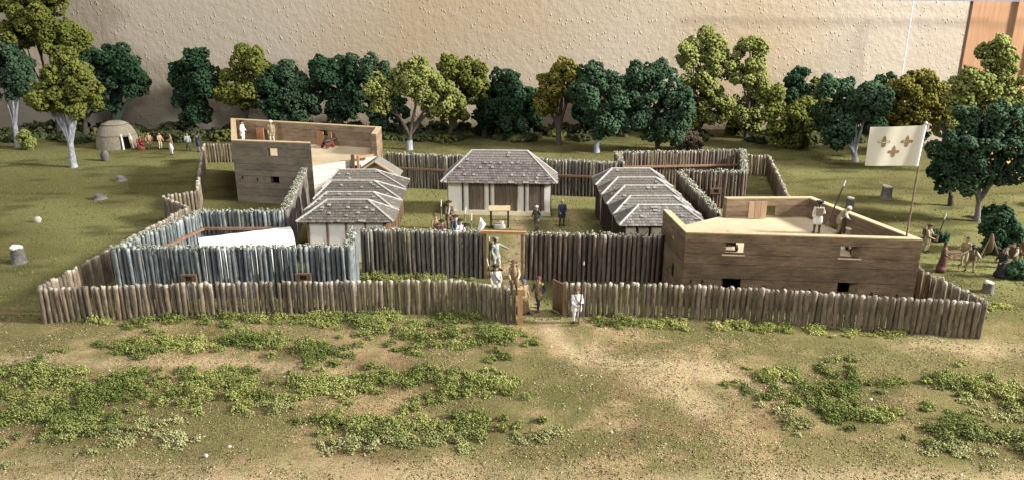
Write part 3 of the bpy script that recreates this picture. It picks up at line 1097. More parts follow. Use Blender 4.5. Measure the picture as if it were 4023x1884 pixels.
SH = []
for i in range(5):
    rr = random.Random(50 + i)
    mb = MB()
    w2, l2 = 0.112, 0.125
    t0, t1 = 0.012, 0.05
    vs = [(-w2 * rr.uniform(.9, 1.05), -l2, 0.0), (w2 * rr.uniform(.9, 1.05), -l2 - rr.uniform(0, .03), 0.0), (w2, l2, 0.0), (-w2, l2, 0.0),
          (-w2 * rr.uniform(.9, 1.05), -l2, t1), (w2 * rr.uniform(.85, 1.0), -l2 - rr.uniform(0, .03), t1 * rr.uniform(.8, 1.2)), (w2, l2, t0), (-w2, l2, t0)]
    mb.add(vs, [(4, 5, 6, 7), (0, 1, 5, 4), (1, 2, 6, 5), (3, 0, 4, 7)])
    SH.append(mb)


def shingle_slope(root, quad, mat, single):
    """quad: eave-left, eave-right, ridge-right, ridge-left (Vectors, local to root)"""
    q = [Vector(p) for p in quad]
    up = ((q[2] + q[3]) / 2 - (q[0] + q[1]) / 2)
    along = (q[1] - q[0])
    Lh = up.length
    nrm = along.cross(up).normalized()
    ax = along.normalized()
    ay = nrm.cross(ax)
    Rm = Matrix((ax, ay, nrm)).transposed()
    meshes = None
    if single:
        meshes = [SH[i].mesh('shingle', mat) for i in range(5)]
        tips = [SH[i].mesh('shingle', M['shingle_tip']) for i in range(5)]
    big = MB()
    rows = max(2, int(Lh / 0.2))
    count = 0
    for r in range(rows):
        v = (r + 0.35) / rows
        a = q[0].lerp(q[3], v)
        b = q[1].lerp(q[2], v)
        Lr = (b - a).length
        nn = int(Lr / 0.22)
        if nn < 1:
            continue
        for i in range(nn):
            u = (i + (0.5 if r % 2 else 0.3)) / nn
            if u > 1 - 0.35 / nn:
                continue
            p = a.lerp(b, u) + nrm * 0.012
            lift = random.random() < (0.10 if math.sin(r * 2.3 + u * 3) > -0.2 else 0.03)
            e = Matrix.Rotation(random.uniform(-0.04, 0.04), 3, 'Z') @ Matrix.Rotation(-random.uniform(0.10, 0.22) if lift else random.uniform(-0.03, 0.03), 3, 'X')
            Mr = Rm @ e
            sc = random.uniform(1.0, 1.15)
            if single and count < 290:
                o = link('shingle', random.choice(tips if lift else meshes), root)
                o.matrix_local = Matrix.Translation(p) @ Mr.to_4x4() @ Matrix.Diagonal((Lr / nn / 0.225 * 0.97, sc, 1.9 if lift else 1.0, 1))
                count += 1
            else:
                s = random.choice(SH)
                vs = [p + Mr @ Vector((x * Lr / nn / 0.225 * 0.97, y * sc, z * (1.9 if lift else 1))) for x, y, z in s.v]
                big.add(vs, s.f, 1 if lift else 0)
    if big.v:
        o = big.build('shingles', [mat, M['shingle_tip']], root)
        o['kind'] = 'stuff'


def hip_house(label, cx, cy, rz, ew, ed, ez, rx0, rx1, rzz, wall_in, wall_front, mats, single=False, posts=4, side_posts=3, back=0.0, group=None, name='house', roof='shingle_grey', front_fn=None):
    """ew, ed: eave size; ez eave height; ridge from rx0 to rx1 at height rzz"""
    H_ = empty(name, (cx, cy, 0), label, 'house', group, rz)
    hx, hy = ew / 2, ed / 2
    E_ = [Vector((-hx, -hy, ez)), Vector((hx, -hy, ez)), Vector((hx, hy, ez)), Vector((-hx, hy, ez))]
    r0, r1 = Vector((rx0, back, rzz)), Vector((rx1, back, rzz))
    mb = MB()
    lo = [v - Vector((0, 0, 0.07)) for v in E_]
    vs = E_ + [r0, r1] + lo
    mb.add(vs, [(0, 1, 5, 4), (1, 2, 5), (2, 3, 4, 5), (3, 0, 4), (6, 7, 1, 0), (7, 8, 2, 1), (8, 9, 3, 2), (9, 6, 0, 3), (9, 8, 7, 6)])
    rf = mb.build('roof', M[roof], H_)
    shingle_slope(rf if not single else H_, [E_[0], E_[1], r1, r0], M[roof], single)
    e = Vector((0, 0.02, 0))
    shingle_slope(rf, [E_[1], E_[2], r1 + e, r1 - e], M[roof], False)
    shingle_slope(rf, [E_[3], E_[0], r0 - e, r0 + e], M[roof], False)
    shingle_slope(rf, [E_[2], E_[3], r0, r1], M[roof], False)
    up = Vector((0, 0, 0.05))
    for a, b in ((r0, r1), (E_[0], r0), (E_[1], r1), (E_[2], r1), (E_[3], r0)):
        mb = MB()
        d = (b - a)
        a2, b2 = a - d.normalized() * 0.04, b + d.normalized() * 0.02
        mb.tube([a2 + up, (a2 + b2) / 2 + up * 1.1, b2 + up], [0.075, 0.07, 0.075], 6, 0, False)
        mb.build('ridge_strip', M['ridge'], rf)
    # walls: panels between posts
    wx, wy0, wy1 = hx - wall_in, -hy + wall_front, hy - wall_front
    zt = ez - 0.075
    core = MB()
    core.box((0, (wy0 + wy1) / 2, zt / 2 - 0.1), (2 * wx - 0.16, wy1 - wy0 - 0.16, zt + 0.2))
    core.build('wall', M[mats[0]], H_)
    if front_fn:
        front_fn(H_, wx, wy0, zt)
    else:
        xs = [-wx + 0.06 + (2 * wx - 0.12) * i / (posts - 1) for i in range(posts)]
        for i, x in enumerate(xs):
            mb = MB()
            mb.box((x, wy0 - 0.03, zt / 2), (0.13, 0.18, zt + 0.02))
            mb.build('post', M[mats[1]], H_)
        for x0, x1 in zip(xs[:-1], xs[1:]):
            mb = MB()
            mb.box(((x0 + x1) / 2, wy0 + 0.0, zt / 2), (x1 - x0 - 0.14, 0.14, zt))
            mb.build('panel', M[mats[0]], H_)
    for sgn in (-1, 1):
        for i in range(side_posts):
            y = wy0 + 0.2 + (wy1 - wy0 - 0.3) * i / (side_posts - 1)
            mb = MB()
            mb.box((sgn * (wx - 0.02), y, zt / 2), (0.17, 0.16, zt + 0.02))
            mb.build('post', M[mats[1]], H_)
    return H_


grpL = 'row of shingled houses on the left of the yard'
zL = [(46.75, 3.76, -11.72, -9.15, 'front'), (49.1, 3.64, -12.28, -9.2, 'second'), (52.0, 3.70, -12.65, -9.65, 'third'), (55.1, 3.77, -12.8, -10.1, 'fourth')]
for i, (ry, rzz, x0, x1, nm) in enumerate(zL):
    cx = (-13.4 - 7.45) / 2 - 0.12 * i
    hip_house('%s shingled house of the left row%s' % (nm, ', with white panels showing below its roof' if i == 0 else ', its roof seen behind the %s one' % zL[i - 1][4]),
              cx, ry, 0.0, 6.0, 2.5, 2.72, x0 - cx, x1 - cx, rzz, 0.55, 0.35, ('plaster', 'frame' if i else 'rail'), single=(i == 0), posts=5, group=grpL)
# gabled shed behind the left row
gs = empty('shed', (-10.65, 58.9, 0), 'small wooden shed with a bare plank gable behind the left row of houses', 'shed')
mb = MB()
mb.prism([(-1.55, -0.7), (1.55, -0.7), (1.55, 0.9), (-1.55, 0.9)], -0.1, 2.55)
mb.build('wall', M['plank_warm'], gs)
for k in range(4):
    z0, z1 = 2.56 + 0.28 * k, 2.56 + 0.28 * (k + 1) - 0.015
    x0, x1 = 1.62 * (1 - k / 4.2), 1.62 * (1 - (k + 1) / 4.2)
    mb = MB()
    mb.add([(-x0, -0.72, z0), (x0, -0.72, z0), (x1, -0.72, z1), (-x1, -0.72, z1), (-x0, -0.6, z0), (x0, -0.6, z0), (x1, -0.6, z1), (-x1, -0.6, z1)],
           [(0, 1, 2, 3), (4, 7, 6, 5), (3, 2, 6, 7), (1, 5, 6, 2), (0, 3, 7, 4)])
    mb.build('gable_plank', M['plank_warm'], gs)
for s in (-1, 1):
    mb = MB()
    a = math.atan2(1.22, 1.85)
    mb.box((s * 0.96, 0.1, 3.17), (2.25, 1.95, 0.09), rot=Matrix.Rotation(s * a, 3, 'Y'))
    mb.build('roof', M['shingle_pale'] if s > 0 else M['shingle_grey'], gs)
    mb = MB()
    mb.box((s * 0.96, -0.93, 3.165), (2.27, 0.1, 0.13), rot=Matrix.Rotation(s * a, 3, 'Y'))
    mb.build('barge_board', M['coping'], gs)

grpR = 'row of shingled houses on the right of the yard'
zR = [(45.7, 3.70, 7.85, 10.5, 'front'), (47.9, 3.70, 7.68, 10.45, 'second'), (50.5, 3.72, 7.68, 10.45, 'third'), (52.85, 3.72, 7.5, 10.2, 'fourth'), (55.7, 3.72, 7.45, 10.25, 'hindmost')]
for i, (ry, rzz, x0, x1, nm) in enumerate(zR):
    cx = (6.62 + 11.9) / 2 - 0.1 * i
    hip_house('%s shingled house of the right row%s' % (nm, ', cream panels showing above the stake wall' if i == 0 else ', its roof seen behind the %s one' % zR[i - 1][4]),
              cx, ry, 0.0, 5.4, 2.3, 2.78, x0 - cx, x1 - cx, rzz, 0.3, 0.3, ('plaster_cream', 'dark'), single=(i == 0), posts=7, group=grpR, roof='shingle_pale' if i < 2 else 'shingle_grey')


def hall_front(H_, wx, wy, zt):
    # (x0, x1) of posts, doors and windows, from left to right
    for x in (-wx + 0.02, -2.78 - 0.0, -0.72, 1.93 - 0.0, wx - 0.74):
        if x < -wx + 0.1:
            continue
        mb = MB()
        mb.box((x, wy - 0.03, zt / 2), (0.11, 0.2, zt + 0.02))
        mb.build('post', M['dark'], H_)
    mb = MB()
    mb.box((0, wy + 0.03, zt / 2), (2 * wx - 0.02, 0.16, zt))
    mb.build('panel', M['plaster'], H_)
    mb = MB()
    mb.box((0, wy - 0.07, 0.16), (2 * wx + 0.04, 0.16, 0.32))
    mb.build('plinth', M['plaster_cream'], H_)
    for (x0, x1, z0, z1) in ((-2.25, -1.22, 0.42, zt - 0.02), (-0.28, 1.33, 0.36, zt - 0.06), (2.35, 3.35, 0.42, zt - 0.02)):
        fr = MB()
        for xx in (x0 - 0.03, x1 + 0.03):
            fr.box((xx, wy - 0.07, (z0 + z1) / 2), (0.09, 0.12, z1 - z0))
        fr.box(((x0 + x1) / 2, wy - 0.068, z1 - 0.05), (x1 - x0 - 0.04, 0.1, 0.1))
        f = fr.build('door', M['frame'], H_)
        n = max(4, round((x1 - x0) / 0.27))
        for i in range(n):
            wq = (x1 - x0 - 0.03) / n
            mb = MB()
            mb.box((x0 + 0.015 + wq * (i + 0.5), wy - 0.075 + random.uniform(-0.012, 0.012), (z0 + z1) / 2 - 0.05), (wq - 0.025, 0.06, z1 - z0 - 0.12))
            mb.build('board', M['door'], f)


hip_house('white walled hall with three boarded doors under a mauve shingle roof, middle of the yard', -0.92, 57.25, -0.055, 8.7, 3.2, 2.68, -2.15, 2.1, 4.75, 0.45, 0.6,
          ('plaster', 'dark'), single=True, name='hall', roof='shingle_mauve', front_fn=hall_front)

# white half-barrel vault in the front left bastion
vt = empty('vault', (-16.4, 44.6, 0), 'white half barrel vault with tan end walls inside the front left bastion', 'vault')
ax0, ax1 = Vector((-18.9 + 16.4, 43.7 - 44.6, 0)), Vector((-13.95 + 16.4, 46.0 - 44.6, 0))
dv = (ax1 - ax0).normalized()
pv = Vector((-dv.y, dv.x, 0))
mb = MB()
n_, k_ = 20, 12
vs = []
for i in range(k_ + 1):
    c_ = ax0.lerp(ax1, i / k_)
    for j in range(n_ + 1):
        a = math.pi * j / n_
        vs.append(c_ - pv * math.cos(a) * 1.42 + Vector((0, 0, 1.0 + math.sin(a) * 1.2 + 0.02 * math.sin(i * 2.1 + j))))
fs = [(i * (n_ + 1) + j, (i + 1) * (n_ + 1) + j, (i + 1) * (n_ + 1) + j + 1, i * (n_ + 1) + j + 1) for i in range(k_) for j in range(n_)]
mb.add(vs, fs, 0, True)
mb.build('roof', M['canvas'], vt)
for c_, nm in ((ax0 - dv * -0.02, 'end_wall'), (ax1 + dv * -0.02, 'end_wall')):
    mb = MB()
    ring = [c_ - pv * math.cos(math.pi * j / n_) * 1.36 + Vector((0, 0, 1.0 + math.sin(math.pi * j / n_) * 1.14)) for j in range(n_ + 1)]
    base = [c_ - pv * 1.36 - Vector((0, 0, 0.1)), c_ + pv * 1.36 - Vector((0, 0, 0.1))]
    prof = [base[0]] + ring + [base[1]]
    m_ = len(prof)
    back_ = [p + dv * 0.12 * (1 if c_ is not ax1 and (c_ - ax0).length < 1 else -1) for p in prof]
    mb.add(prof + back_, [tuple(range(m_)), tuple(range(2 * m_ - 1, m_ - 1, -1))] + [(i, i + m_, (i + 1) % m_ + m_, (i + 1) % m_) for i in range(m_)])
    ew_ = mb.build(nm, M['tan_board'], vt)
for s in (-1, 1):
    mb = MB()
    q = [ax0 + pv * s * 1.3, ax1 + pv * s * 1.3, ax1 + pv * s * 1.42, ax0 + pv * s * 1.42]
    mb.prism([(p.x, p.y) for p in q], -0.1, 1.01)
    mb.build('side_wall', M['canvas'], vt)
mb = MB()
c_ = ax0 - dv * 0.05
mb.box((c_.x, c_.y, 0.95), (0.12, 0.12, 1.9), math.atan2(dv.y, dv.x))
mb.build('post', M['dark'], vt)

# ------------------------------------------------------------------ trees (dyed foam on twig trunks)
TREES = [
    ('o', 'tall olive green tree in the far left corner, its top out of frame', (-53.04, 88.81), 'd', [(-0.06, 13.99, 3.32, 2.57), (2.16, 11.63, 2.68, 1.98), (-2.39, 11.2, 2.15, 1.65), (2.68, 10.76, 2.92, 1.98), (4.86, 10.46, 1.17, 1.32), (1.24, 16.09, 3.08, 1.85)]),
    ('t', 'dark teal tree at the left picture edge on a slim whitish trunk', (-53.87, 82.26), 'w', [(1.19, 9.16, 2.01, 1.85), (2.04, 7.51, 1.01, 2.22), (-0.25, 6.68, 1.61, 1.87)]),
    ('o', 'olive green tree with forked whitish branches standing alone before the bark hut', (-42.52, 72.58), 'w', [(0.96, 9.67, 1.67, 1.36), (-0.94, 8.4, 1.49, 1.37), (2.67, 8.22, 1.27, 1.37), (-0.1, 6.92, 2.32, 1.66), (-1.78, 6.36, 1.13, 1.19), (2.98, 7.0, 0.75, 1.26), (1.01, 5.8, 1.51, 1.03)]),
    ('g', 'dark green round tree rising right behind the bark dome hut', (-46.84, 89.50), 'g', [(2.09, 8.73, 2.19, 1.73), (0.12, 7.84, 1.55, 1.64), (3.41, 6.94, 1.56, 2.12), (1.43, 6.03, 2.39, 2.03), (3.7, 5.22, 0.92, 0.87), (0.68, 3.66, 0.65, 1.27)]),
    ('g', 'dark green tree half hidden between the tall olive tree and the round one', (-49.74, 88.31), 'd', [(2.33, 8.17, 1.44, 2.09), (2.36, 3.83, 0.82, 1.06), (1.06, 8.61, 1.26, 1.7)]),
    ('g', 'dark green column shaped tree left of the rear blockhouse', (-38.00, 89.50), 'd', [(2.13, 8.73, 1.64, 1.34), (-0.13, 7.16, 1.28, 1.83), (2.3, 6.49, 1.65, 2.22), (0.63, 4.3, 2.22, 2.05), (0.95, 2.45, 1.58, 1.27)]),
    ('o', 'olive topped tree with twin bare stems behind the two rear blockhouse sentries', (-31.25, 89.50), 'n', [(1.37, 8.51, 1.82, 1.82), (-1.39, 5.94, 1.75, 1.65), (2.2, 6.49, 1.47, 2.03), (0.52, 4.9, 2.58, 1.46)]),
    ('t', 'dark teal drooping tree behind the middle of the rear blockhouse', (-25.72, 89.50), 'd', [(-0.27, 7.3, 1.74, 1.74), (0.95, 5.49, 1.93, 2.04), (1.84, 4.12, 1.76, 1.75), (-0.92, 4.21, 1.48, 2.24), (0.32, 2.64, 2.14, 1.08)]),
    ('g', 'very dark broad tree behind the right part of the rear blockhouse', (-20.55, 89.50), 'd', [(-0.63, 7.39, 1.92, 1.64), (2.28, 7.75, 1.74, 1.64), (0.39, 5.58, 2.58, 2.42), (-0.26, 3.01, 1.95, 1.66), (2.42, 4.21, 1.67, 1.95)]),
    ('t', 'narrow teal tree squeezed between the very dark broad tree and the leaning olive tree', (-15.63, 89.50), 'd', [(-0.06, 7.3, 1.65, 1.74), (0.21, 3.98, 1.3, 2.24), (0.31, 1.43, 1.31, 1.18)]),
    ('l', 'leaning light olive tree with whitish foot in front of the back wall palisade', (-11.02, 80.97), 'f', [(0.97, 8.35, 1.49, 1.39), (-0.94, 7.25, 1.25, 1.31), (-2.98, 6.42, 1.42, 1.58), (1.75, 6.96, 2.08, 1.75), (3.66, 5.47, 1.76, 1.59), (4.95, 5.39, 0.92, 0.88), (2.61, 4.22, 1.09, 0.97), (-2.73, 4.89, 1.09, 0.97)]),
    ('o', 'dark olive spreading tree directly behind the left slope of the thatched hall roof', (-7.19, 86.60), 'n', [(0.12, 8.12, 1.68, 1.49), (2.4, 7.25, 1.86, 1.59), (3.83, 7.51, 0.71, 0.75), (1.04, 5.5, 2.5, 1.97), (3.27, 5.5, 1.43, 1.97), (0.53, 3.18, 1.62, 1.23)]),
    ('g', 'dark green tree with a bare white twig behind the hall ridge', (-1.06, 87.57), 'd', [(0.25, 6.48, 1.71, 1.61), (1.15, 4.48, 1.72, 2.19), (-0.67, 3.12, 1.55, 2.2), (1.06, 1.84, 1.65, 1.54)]),
    ('y', 'mustard olive tree with a dark many forked trunk right of the hall roof', (5.14, 83.36), 'n', [(0.69, 8.23, 1.53, 1.26), (-0.85, 6.55, 1.54, 1.71), (-1.51, 4.72, 1.38, 1.64), (1.38, 6.25, 1.37, 1.54)]),
    ('t', 'teal tree on a thin white trunk above the right back curtain wall', (8.91, 79.52), 'w', [(-0.68, 8.02, 1.55, 1.29), (0.96, 7.61, 1.14, 1.55), (-0.21, 6.0, 2.46, 1.9), (0.29, 3.7, 2.24, 1.74), (1.45, 5.59, 1.15, 1.73)]),
    ('t', 'wide brownish teal tree above the corner of the back bastion', (15.46, 79.72), 'd', [(-2.75, 8.39, 1.06, 1.12), (-0.48, 8.07, 1.8, 1.12), (-1.0, 6.38, 2.88, 1.82), (-1.69, 4.0, 2.32, 1.83), (1.64, 4.95, 1.65, 1.83), (0.68, 2.58, 2.25, 1.32)]),
    ('l', 'tallest light olive tree of the back row, square topped', (21.23, 87.08), 'd', [(0.88, 10.45, 2.29, 1.62), (-2.03, 9.37, 1.15, 1.58), (1.52, 8.07, 1.96, 2.15), (0.17, 5.43, 2.24, 2.55), (1.98, 3.65, 1.63, 1.9), (-0.73, 2.47, 1.36, 1.05)]),
    ('l', 'slim light olive tree with a round top just right of the tallest one', (26.91, 87.08), 'd', [(-0.56, 9.89, 1.5, 1.58), (-0.52, 7.2, 1.6, 1.88), (1.46, 5.35, 1.62, 1.89), (-0.72, 3.74, 1.81, 1.9), (0.89, 2.02, 1.45, 1.05)]),
    ('g', 'small round headed green tree poking up right of the two light olive trees', (33.11, 88.31), 'd', [(-0.89, 6.8, 1.18, 1.33), (-0.66, 4.83, 1.55, 1.73), (0.86, 3.56, 1.28, 1.74)]),
    ('o', 'low dark olive bushy tree behind the outer right corner of the back bastion', (30.16, 82.04), 'd', [(-1.58, 4.48, 1.79, 1.88), (0.66, 3.55, 1.79, 1.89), (-1.77, 2.35, 1.8, 1.63), (0.28, 1.31, 1.81, 1.18)]),
    ('t', 'broad teal tree with a pale trunk in the middle of the right hand wood', (34.40, 75.25), 'w', [(-3.52, 7.14, 1.24, 1.31), (-0.98, 6.95, 2.02, 1.55), (0.72, 5.99, 1.48, 1.72), (-2.22, 4.63, 2.19, 1.9), (0.25, 3.84, 2.04, 1.74), (-2.36, 2.73, 1.42, 1.33)]),
    ('y', 'mustard topped tree behind the upper edge of the white flag', (41.02, 77.33), 'd', [(-0.92, 8.02, 1.27, 1.09), (-0.7, 6.68, 2.63, 1.68), (-1.1, 4.78, 2.25, 1.69), (1.56, 5.18, 1.52, 1.94)]),
    ('t', 'dark teal low tree right behind the white flag', (40.66, 78.71), 'd', [(-0.38, 3.67, 1.89, 1.47), (-1.42, 2.43, 1.9, 1.74), (1.26, 2.43, 1.73, 1.56)]),
    ('l', 'tall light olive tree before the wooden door at the far right', (43.85, 69.44), 'd', [(-1.03, 11.35, 1.27, 1.48), (0.0, 9.73, 1.13, 1.27), (-2.73, 8.23, 1.57, 1.5), (-1.13, 7.34, 2.01, 1.81), (1.23, 7.16, 1.36, 1.74), (-3.14, 6.56, 1.37, 1.36)]),
    ('t', 'big teal tree with pale forked branches right of the flag', (34.73, 54.66), 'w2', [(-1.91, 7.62, 1.08, 0.96), (-0.25, 7.85, 1.19, 1.02), (1.15, 7.28, 1.08, 1.26), (-2.74, 5.89, 1.44, 1.51), (-0.67, 5.6, 2.07, 1.88), (1.67, 4.72, 1.33, 1.95), (-2.07, 4.13, 1.34, 1.35), (-0.85, 3.53, 1.57, 1.04)]),
    ('g', 'shaded tree on a thin dark trunk just behind the big teal tree', (35.03, 58.81), 'd', [(-0.59, 4.13, 1.31, 1.44), (-0.78, 2.54, 1.25, 1.12)]),
    ('g', 'narrow dark tree between the twiggy dark tree and the mustard tree', (2.20, 89.06), 'd', [(-0.35, 3.72, 1.48, 2.23), (0.12, 2.66, 1.2, 1.27)]),
    ('g', 'dark tree filling the gap between the mustard tree and the white trunked teal tree', (8.09, 88.56), 'd', [(-0.32, 5.02, 1.46, 2.21), (0.09, 3.34, 1.47, 1.45)]),
    ('g', 'dark tree between the white trunked teal tree and the brownish teal tree', (13.17, 88.31), 'd', [(-0.54, 4.83, 1.55, 2.4), (-0.14, 3.01, 1.47, 1.45)]),
    ('o', 'olive brown tree behind the foot of the small round headed tree', (35.79, 88.06), 'n', [(-0.73, 5.08, 1.63, 1.72), (-0.89, 2.68, 2.11, 2.03)]),
    ('g', 'dark green tree between the broad teal tree and the mustard topped tree', (43.33, 87.08), 'd', [(-0.96, 5.35, 1.8, 1.89), (-1.05, 2.97, 1.81, 1.81)]),
    ('o', 'olive tree right of the mustard topped tree and left of the tall light one', (49.94, 86.60), 'n', [(-0.29, 4.08, 1.88, 2.36), (-0.57, 1.92, 1.72, 1.71)]),
    ('g', 'dark tree behind the narrow teal tree left of the leaning olive tree', (-12.99, 89.06), 'd', [(-0.31, 3.35, 1.39, 1.26), (-0.92, 4.95, 1.29, 1.55)]),
    ('g', 'dark tree between the olive topped twin stemmed tree and the drooping teal tree', (-27.94, 89.06), 'd', [(0.37, 4.73, 1.38, 2.23), (0.32, 3.35, 1.29, 1.26)]),
    ('g', 'dark tree right of the spreading olive tree behind the hall ridge', (-3.24, 88.31), 'd', [(0.22, 3.83, 1.37, 2.22), (-0.02, 2.92, 1.28, 1.26)]),
]
TC = dict(o=((0.075, 0.09, 0.016), (0.155, 0.165, 0.035)), l=((0.125, 0.145, 0.035), (0.235, 0.25, 0.075)), y=((0.10, 0.095, 0.018), (0.18, 0.16, 0.032)),
          g=((0.012, 0.034, 0.014), (0.032, 0.068, 0.03)), t=((0.02, 0.045, 0.021), (0.058, 0.10, 0.052)), b=((0.075, 0.058, 0.04), (0.14, 0.11, 0.075)))


def crown_points(lobes, cs):
    """points on the skin of a heap of small balls that cover the big lobes, so the crown is lumpy at two scales"""
    sub = []
    for (lx, ly, lz, rx, ry, rz) in lobes:
        m = (rx + ry + rz) / 3
        k = int(10 + 6.5 * m)
        d = rng.normal(size=(k, 3))
        d /= np.linalg.norm(d, axis=1)[:, None]
        c = d * np.array((rx, ry, rz)) * rng.uniform(0.5, 0.98, (k, 1)) + np.array((lx, ly, lz))
        r = np.clip(rng.uniform(0.17, 0.45, k) * m, 0.2, 0.8)
        sub += [(*c[i], r[i]) for i in range(k)]
    sub = np.array(sub)
    P = []
    for i in range(len(sub)):
        c, r = sub[i, :3], sub[i, 3]
        n = int(4 * math.pi * r * r / (cs * cs) * 1.2) + 4
        d = rng.normal(size=(n, 3))
        d /= np.linalg.norm(d, axis=1)[:, None]
        a = rng.normal(size=(4, 3)) * 3.5
        lump = np.sin(d @ a.T + rng.uniform(0, 6.28, 4)).sum(1) * 0.07
        p = c + d * (r * (0.97 + lump - 0.15 * rng.random(n) ** 3))[:, None]
        near_ = np.where(((sub[:, :3] - c) ** 2).sum(1) < (sub[:, 3] + r * 1.3) ** 2)[0]
        keep = np.ones(n, bool)
        for j in near_:
            if j != i:
                keep &= ((p - sub[j, :3]) ** 2).sum(1) > (sub[j, 3] * 0.8) ** 2
        P.append(p[keep])
    return np.concatenate(P)


def make_tree(kind, label, xy, tc, lobes, group='model trees round the fort'):
    t = empty('tree', (xy[0], xy[1], 0), label, 'tree', group)
    near = xy[1] < 60
    L3 = []
    for i, (lx, lz, rx, rz) in enumerate(lobes):
        ry = (rx + rz) * 0.5
        dy = random.uniform(-0.5, 0.35) * ry
        if xy[1] + dy + ry > 93.2:
            dy = 93.2 - ry - xy[1]
        L3.append((lx, dy, lz, rx * 1.03, ry * 1.03, rz))
    cs = 0.185 if near else 0.225
    P = crown_points(L3, cs)
    P = P[(P[:, 1] < 0.9) | (rng.random(len(P)) < 0.5)]
    n = len(P)
    S = rng.uniform(0.45, 1.2, n) * cs * 0.8
    lo, hi = np.array(TC[kind][0]), np.array(TC[kind][1])
    k = np.clip(0.5 + 0.3 * np.sin(P @ np.array((2.1, 1.3, 1.7)) + random.uniform(0, 6)) + rng.normal(0, 0.2, n), 0, 1)[:, None]
    cols = lo * (1 - k) + hi * k
    V, F_, cc = clumps(P, S, cols, 0.9, 0.45)
    link('crown', np_mesh('crown', V, F_, M['tint'], cc), t)
    # trunk and limbs
    low = min(l[2] - l[5] for l in L3)
    fork = max(0.7, min(low * 0.62, 2.4))
    if tc == 'f':
        fork = 1.7
    mats = {'d': 'trunk_d', 'n': 'trunk_n', 'g': 'trunk_g', 'w': 'trunk_w', 'w2': 'trunk_m', 'f': 'trunk_n'}[tc]
    sc = 0.9 if not near else 0.62
    r0 = 0.34 * sc if tc != 'g' else 0.6
    mb = MB()
    cx = sum(l[0] for l in L3) / len(L3)
    top = (cx * 0.12, 0, fork)
    mb.tube([(0, 0, -0.25), (0.02, 0, 0.25), (cx * 0.06, 0.02, fork * 0.6), top], [r0 * 1.45, r0 * 1.05, r0 * 0.9, r0 * 0.85], 9)
    if tc == 'f':
        w_ = MB()
        w_.tube([(0, 0, -0.2), (0.02, 0, 0.3), (cx * 0.06, 0.02, 1.05)], [r0 * 1.5, r0 * 1.12, r0 * 0.98], 9)
        wf = w_
    order = sorted(range(len(L3)), key=lambda i: L3[i][2])
    for i in order[:6]:
        l = L3[i]
        e = Vector((l[0], l[1], l[2]))
        b = Vector(top)
        mid = b.lerp(e, 0.45) + Vector((random.uniform(-.2, .2), random.uniform(-.2, .2), 0.05 + 0.1 * (e - b).length))
        rr = r0 * random.uniform(0.45, 0.62)
        mb.tube([b - Vector((0, 0, 0.15)), b.lerp(mid, 0.5) + Vector((0, 0, 0.06)), mid, e], [rr * 1.25, rr, rr * 0.8, rr * 0.35], 6)
        for _ in range(2):
            e2 = e + Vector((random.uniform(-1, 1) * l[3], random.uniform(-1, 1) * l[4], random.uniform(-0.2, 0.7) * l[5])) * 0.8
            mb.tube([mid, mid.lerp(e2, 0.5) + Vector((0, 0, 0.1)), e2], [rr * 0.55, rr * 0.4, rr * 0.15], 5)
    tr = mb.build('trunk', M[mats], t)
    if tc == 'f':
        wf.build('painted_foot', M['trunk_w'], tr)
    return t


for kind, label, xy, tc, lobes in TREES:
    make_tree(kind, label, xy, tc, lobes)

# bushes that stand alone


def bush(label, x, y, r, h, kind):
    t = empty('bush', (x, y, 0), label, 'bush')
    L3 = [(0, 0, h * 0.55, r * 0.8, r * 0.7, h * 0.5), (r * 0.45, -0.1, h * 0.35, r * 0.55, r * 0.5, h * 0.38), (-r * 0.45, 0.1, h * 0.35, r * 0.55, r * 0.5, h * 0.38)]
    P = crown_points(L3, 0.16)
    n = len(P)
    lo, hi = np.array(TC[kind][0]), np.array(TC[kind][1])
    k = rng.random((n, 1))
    V, F_, cc = clumps(P, rng.uniform(0.08, 0.17, n), lo * (1 - k) + hi * k)
    link('foliage', np_mesh('foliage', V, F_, M['tint'], cc), t)
    mb = MB()
    for q in range(4):
        mb.tube([(0, 0, -0.05), (random.uniform(-.3, .3) * r, random.uniform(-.3, .3) * r, h * 0.6)], [0.04, 0.02], 5)
    mb.build('stem', M['trunk_d'], t)


bush('dark round bush cut by the right picture edge, beside the tripod', 31.9, 47.6, 1.5, 2.9, 'g')
bush('small green bush at the feet of the dark robed woman on the right', 30.2, 42.9, 0.62, 0.95, 't')
bush('low light green bush by the whitish slim trunk at the left edge', -52.0, 81.0, 0.9, 2.0, 'l')
bush('dark low bush beside the big teal tree trunk', 36.4, 55.2, 0.9, 0.9, 'g')
bush('small dark bush behind the musketeer right of the flagpole', 29.3, 50.0, 0.6, 0.7, 'g')
bush('light olive low bush at far right below the orange wood', 43.2, 58.5, 1.2, 1.6, 'l')

# dark undergrowth along the back of the board
P, S, CC = [], [], []
for i in range(165):
    x = rng.uniform(-75, 45.5)
    y = rng.uniform(85.0, 92.3)
    h = rng.uniform(0.5, 1.25) * (1.25 if y > 89 else 0.75)
    r = rng.uniform(0.8, 1.9)
    if 10 < x < 26 and y < 86:
        continue
    n = 95
    d = rng.normal(size=(n, 3))
    d /= np.linalg.norm(d, axis=1)[:, None]
    d[:, 2] = np.abs(d[:, 2])
    p = d * np.array((r, min(r, 92.9 - y), h)) * rng.uniform(0.8, 1.05, (n, 1)) + np.array((x, y, 0))
    P.append(p)
    S.append(rng.uniform(0.15, 0.32, n))
    c = np.array((0.035, 0.042, 0.016)) * rng.uniform(0.7, 1.7)
    if rng.random() < 0.15:
        c = np.array((0.085, 0.09, 0.025))
    CC.append(np.broadcast_to(c, (n, 3)) * rng.uniform(0.7, 1.3, (n, 1)))
